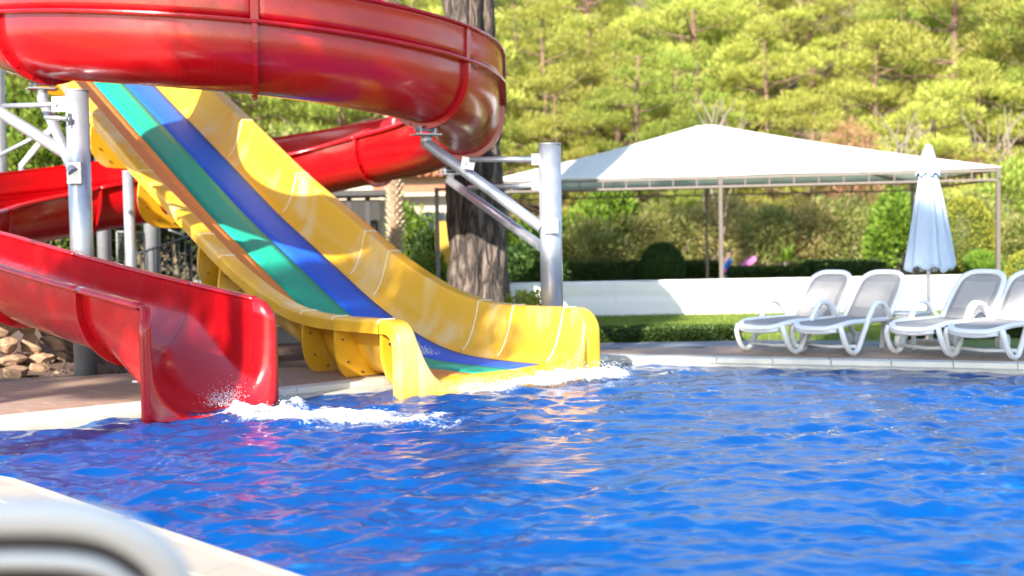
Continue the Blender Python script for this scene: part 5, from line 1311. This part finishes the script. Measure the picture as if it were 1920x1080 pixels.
def foam_patch(name, corners_fn, x0, x1, y0, y1, res, seed):
    xs_ = np.arange(x0, x1, res); ys_ = np.arange(y0, y1, res); X, Y = np.meshgrid(xs_, ys_, indexing='ij')
    wx = X + .06 * fbm(X * 4, Y * 4, 2, seed + 20); wy = Y + .06 * fbm(X * 4 + 7, Y * 4, 2, seed + 21)
    M, Hh = corners_fn(wx, wy); lump = fbm(wx * 4.5, wy * 6, 4, seed); rid = 1 - np.abs(fbm(wx * 5 + 9, wy * 9, 4, seed + 3)) * 2.2
    dens = M * 1.35 + .50 * lump + .45 * (rid - .55) - .38
    dens = np.where(M < .02, np.minimum(dens, -.2), dens) - .5 * np.clip(.12 - M, 0, .12) / .12
    bump_ = np.clip(dens, 0, 1.1)
    Z = WATER_Z + waves(X, Y) + .004 + bump_ * Hh * (.5 + .9 * np.clip(lump + .3, 0, 1.2)) + .02 * bump_ * np.abs(fbm(X * 16, Y * 16, 3, seed + 7))
    f = grid_faces(len(xs_), len(ys_)); keep = (dens.ravel()[f] > -0.25).any(1); f = f[keep]
    v = np.column_stack([X.ravel(), Y.ravel(), Z.ravel()]); u = np.unique(f); rm = np.full(len(v), -1); rm[u] = np.arange(len(u))
    me = new_mesh(name, v[u], rm[f], True); at_ = me.attributes.new('bubbles', 'FLOAT', 'POINT'); at_.data.foreach_set('value', dens.ravel()[u].astype(np.float32))
    o = put(name, me, M_ww, kind='stuff')
    if o.data.polygons[0].normal.z < 0: o.data.flip_normals()
    return o
pe0 = p0 + t0 * .55; TX, TY = t0[0], t0[1]
# red mouth: plume drifting towards the middle of the pool
fa = at_z(455, 775, WATER_Z); fb = at_z(800, 785, WATER_Z); fdir = (fb - fa)[:2]; flen = np.linalg.norm(fdir); fdir /= flen; fn = np.array([-fdir[1], fdir[0]])
def red_foam(X, Y):
    a = (X - fa[0]) * fdir[0] + (Y - fa[1]) * fdir[1]; b = (X - fa[0]) * fn[0] + (Y - fa[1]) * fn[1]
    wid = .26 + .20 * np.clip(a, 0, 2); m = np.exp(-(b / wid) ** 2) * np.clip((a + .45) / .3, 0, 1) * np.clip((flen + .7 - a) / 1.5, 0, 1)
    hgt = .035 + .075 * np.exp(-((a - .05) / .35) ** 2); return m, hgt
foam_patch('splash_foam', red_foam, fa[0] - 1.0, fb[0] + 1.0, min(fa[1], fb[1]) - 1.0, max(fa[1], fb[1]) + .9, .012, 201)
ya = N7 + YC * .18 + YU * -.62; ybb = N7 + YC * 2.42 + YU * -.66; yd = (ybb - ya)[:2]; yl = np.linalg.norm(yd); yd /= yl; yn = np.array([-yd[1], yd[0]])
def yel_foam(X, Y):
    a = (X - ya[0]) * yd[0] + (Y - ya[1]) * yd[1]; b = (X - ya[0]) * yn[0] + (Y - ya[1]) * yn[1]
    wid = .13 + .10 * np.clip(a / yl, 0, 1); m = np.exp(-(b / wid) ** 2) * np.clip((a + .1) / .5, 0, 1) * np.clip((yl + .25 - a) / .35, 0, 1)
    return m * 1.08, .055 + .075 * np.exp(-((a - yl * .66) / .45) ** 2)
foam_patch('splash_foam', yel_foam, ya[0] - .5, ybb[0] + .6, ya[1] - .6, ybb[1] + .5, .012, 202)
# spray: droplets thrown up at the red mouth and along the yellow lip
bm = bmesh.new(); bmesh.ops.create_icosphere(bm, subdivisions=1, radius=1); ico_v = np.array([v.co[:] for v in bm.verts]); ico_f = np.array([[v.index for v in f.verts] for f in bm.faces]); bm.free()
dr_ = np.random.default_rng(8)
def drops(name, cen, rad):
    V = (cen[:, None, :] + ico_v[None] * rad[:, None, None]).reshape(-1, 3); Fc = (ico_f[None] + (np.arange(len(cen)) * len(ico_v))[:, None, None]).reshape(-1, 3)
    return put(name, new_mesh(name, V, Fc, True), M_foam, kind='stuff')
n_ = 3200; c0 = at_z(410, 766, WATER_Z); c1 = at_z(515, 752, WATER_Z)
t_ = dr_.random(n_); base = c0 + (c1 - c0) * t_[:, None]; hgt = np.abs(dr_.normal(0, .085, n_)) * (1 - .35 * t_) ; base = base + np.column_stack([dr_.normal(0, .09, n_), dr_.normal(0, .09, n_), .02 + hgt])
drops('spray_drops', base, dr_.uniform(.0016, .0055, n_) * (1.25 - np.clip(hgt * 3, 0, .7)))
n_ = 2400; t_ = dr_.random(n_) ** .7; base = ya + (ybb - ya) * t_[:, None]; base[:, 2] = WATER_Z + .03; hgt = np.abs(dr_.normal(0, .05, n_)) * (.5 + t_)
base = base + np.column_stack([dr_.normal(0, .10, n_), dr_.normal(0, .08, n_), hgt]); drops('spray_drops', base, dr_.uniform(.0016, .005, n_))

# a burst of water running down the blue lane
n_ = 1100; q = dr_.random(n_); sl_ = 1.55 + .75 * q + dr_.normal(0, .05, n_); wl_ = 1.42 + .16 * q + dr_.normal(0, .035 + .05 * (1 - q), n_)
cen = N7 + YC * wl_[:, None] + YU * sl_[:, None]; cen[:, 2] = yz(sl_) - YH + .012 + np.abs(dr_.normal(0, .018, n_))
drops('spray_drops', cen, dr_.uniform(.0018, .006, n_))
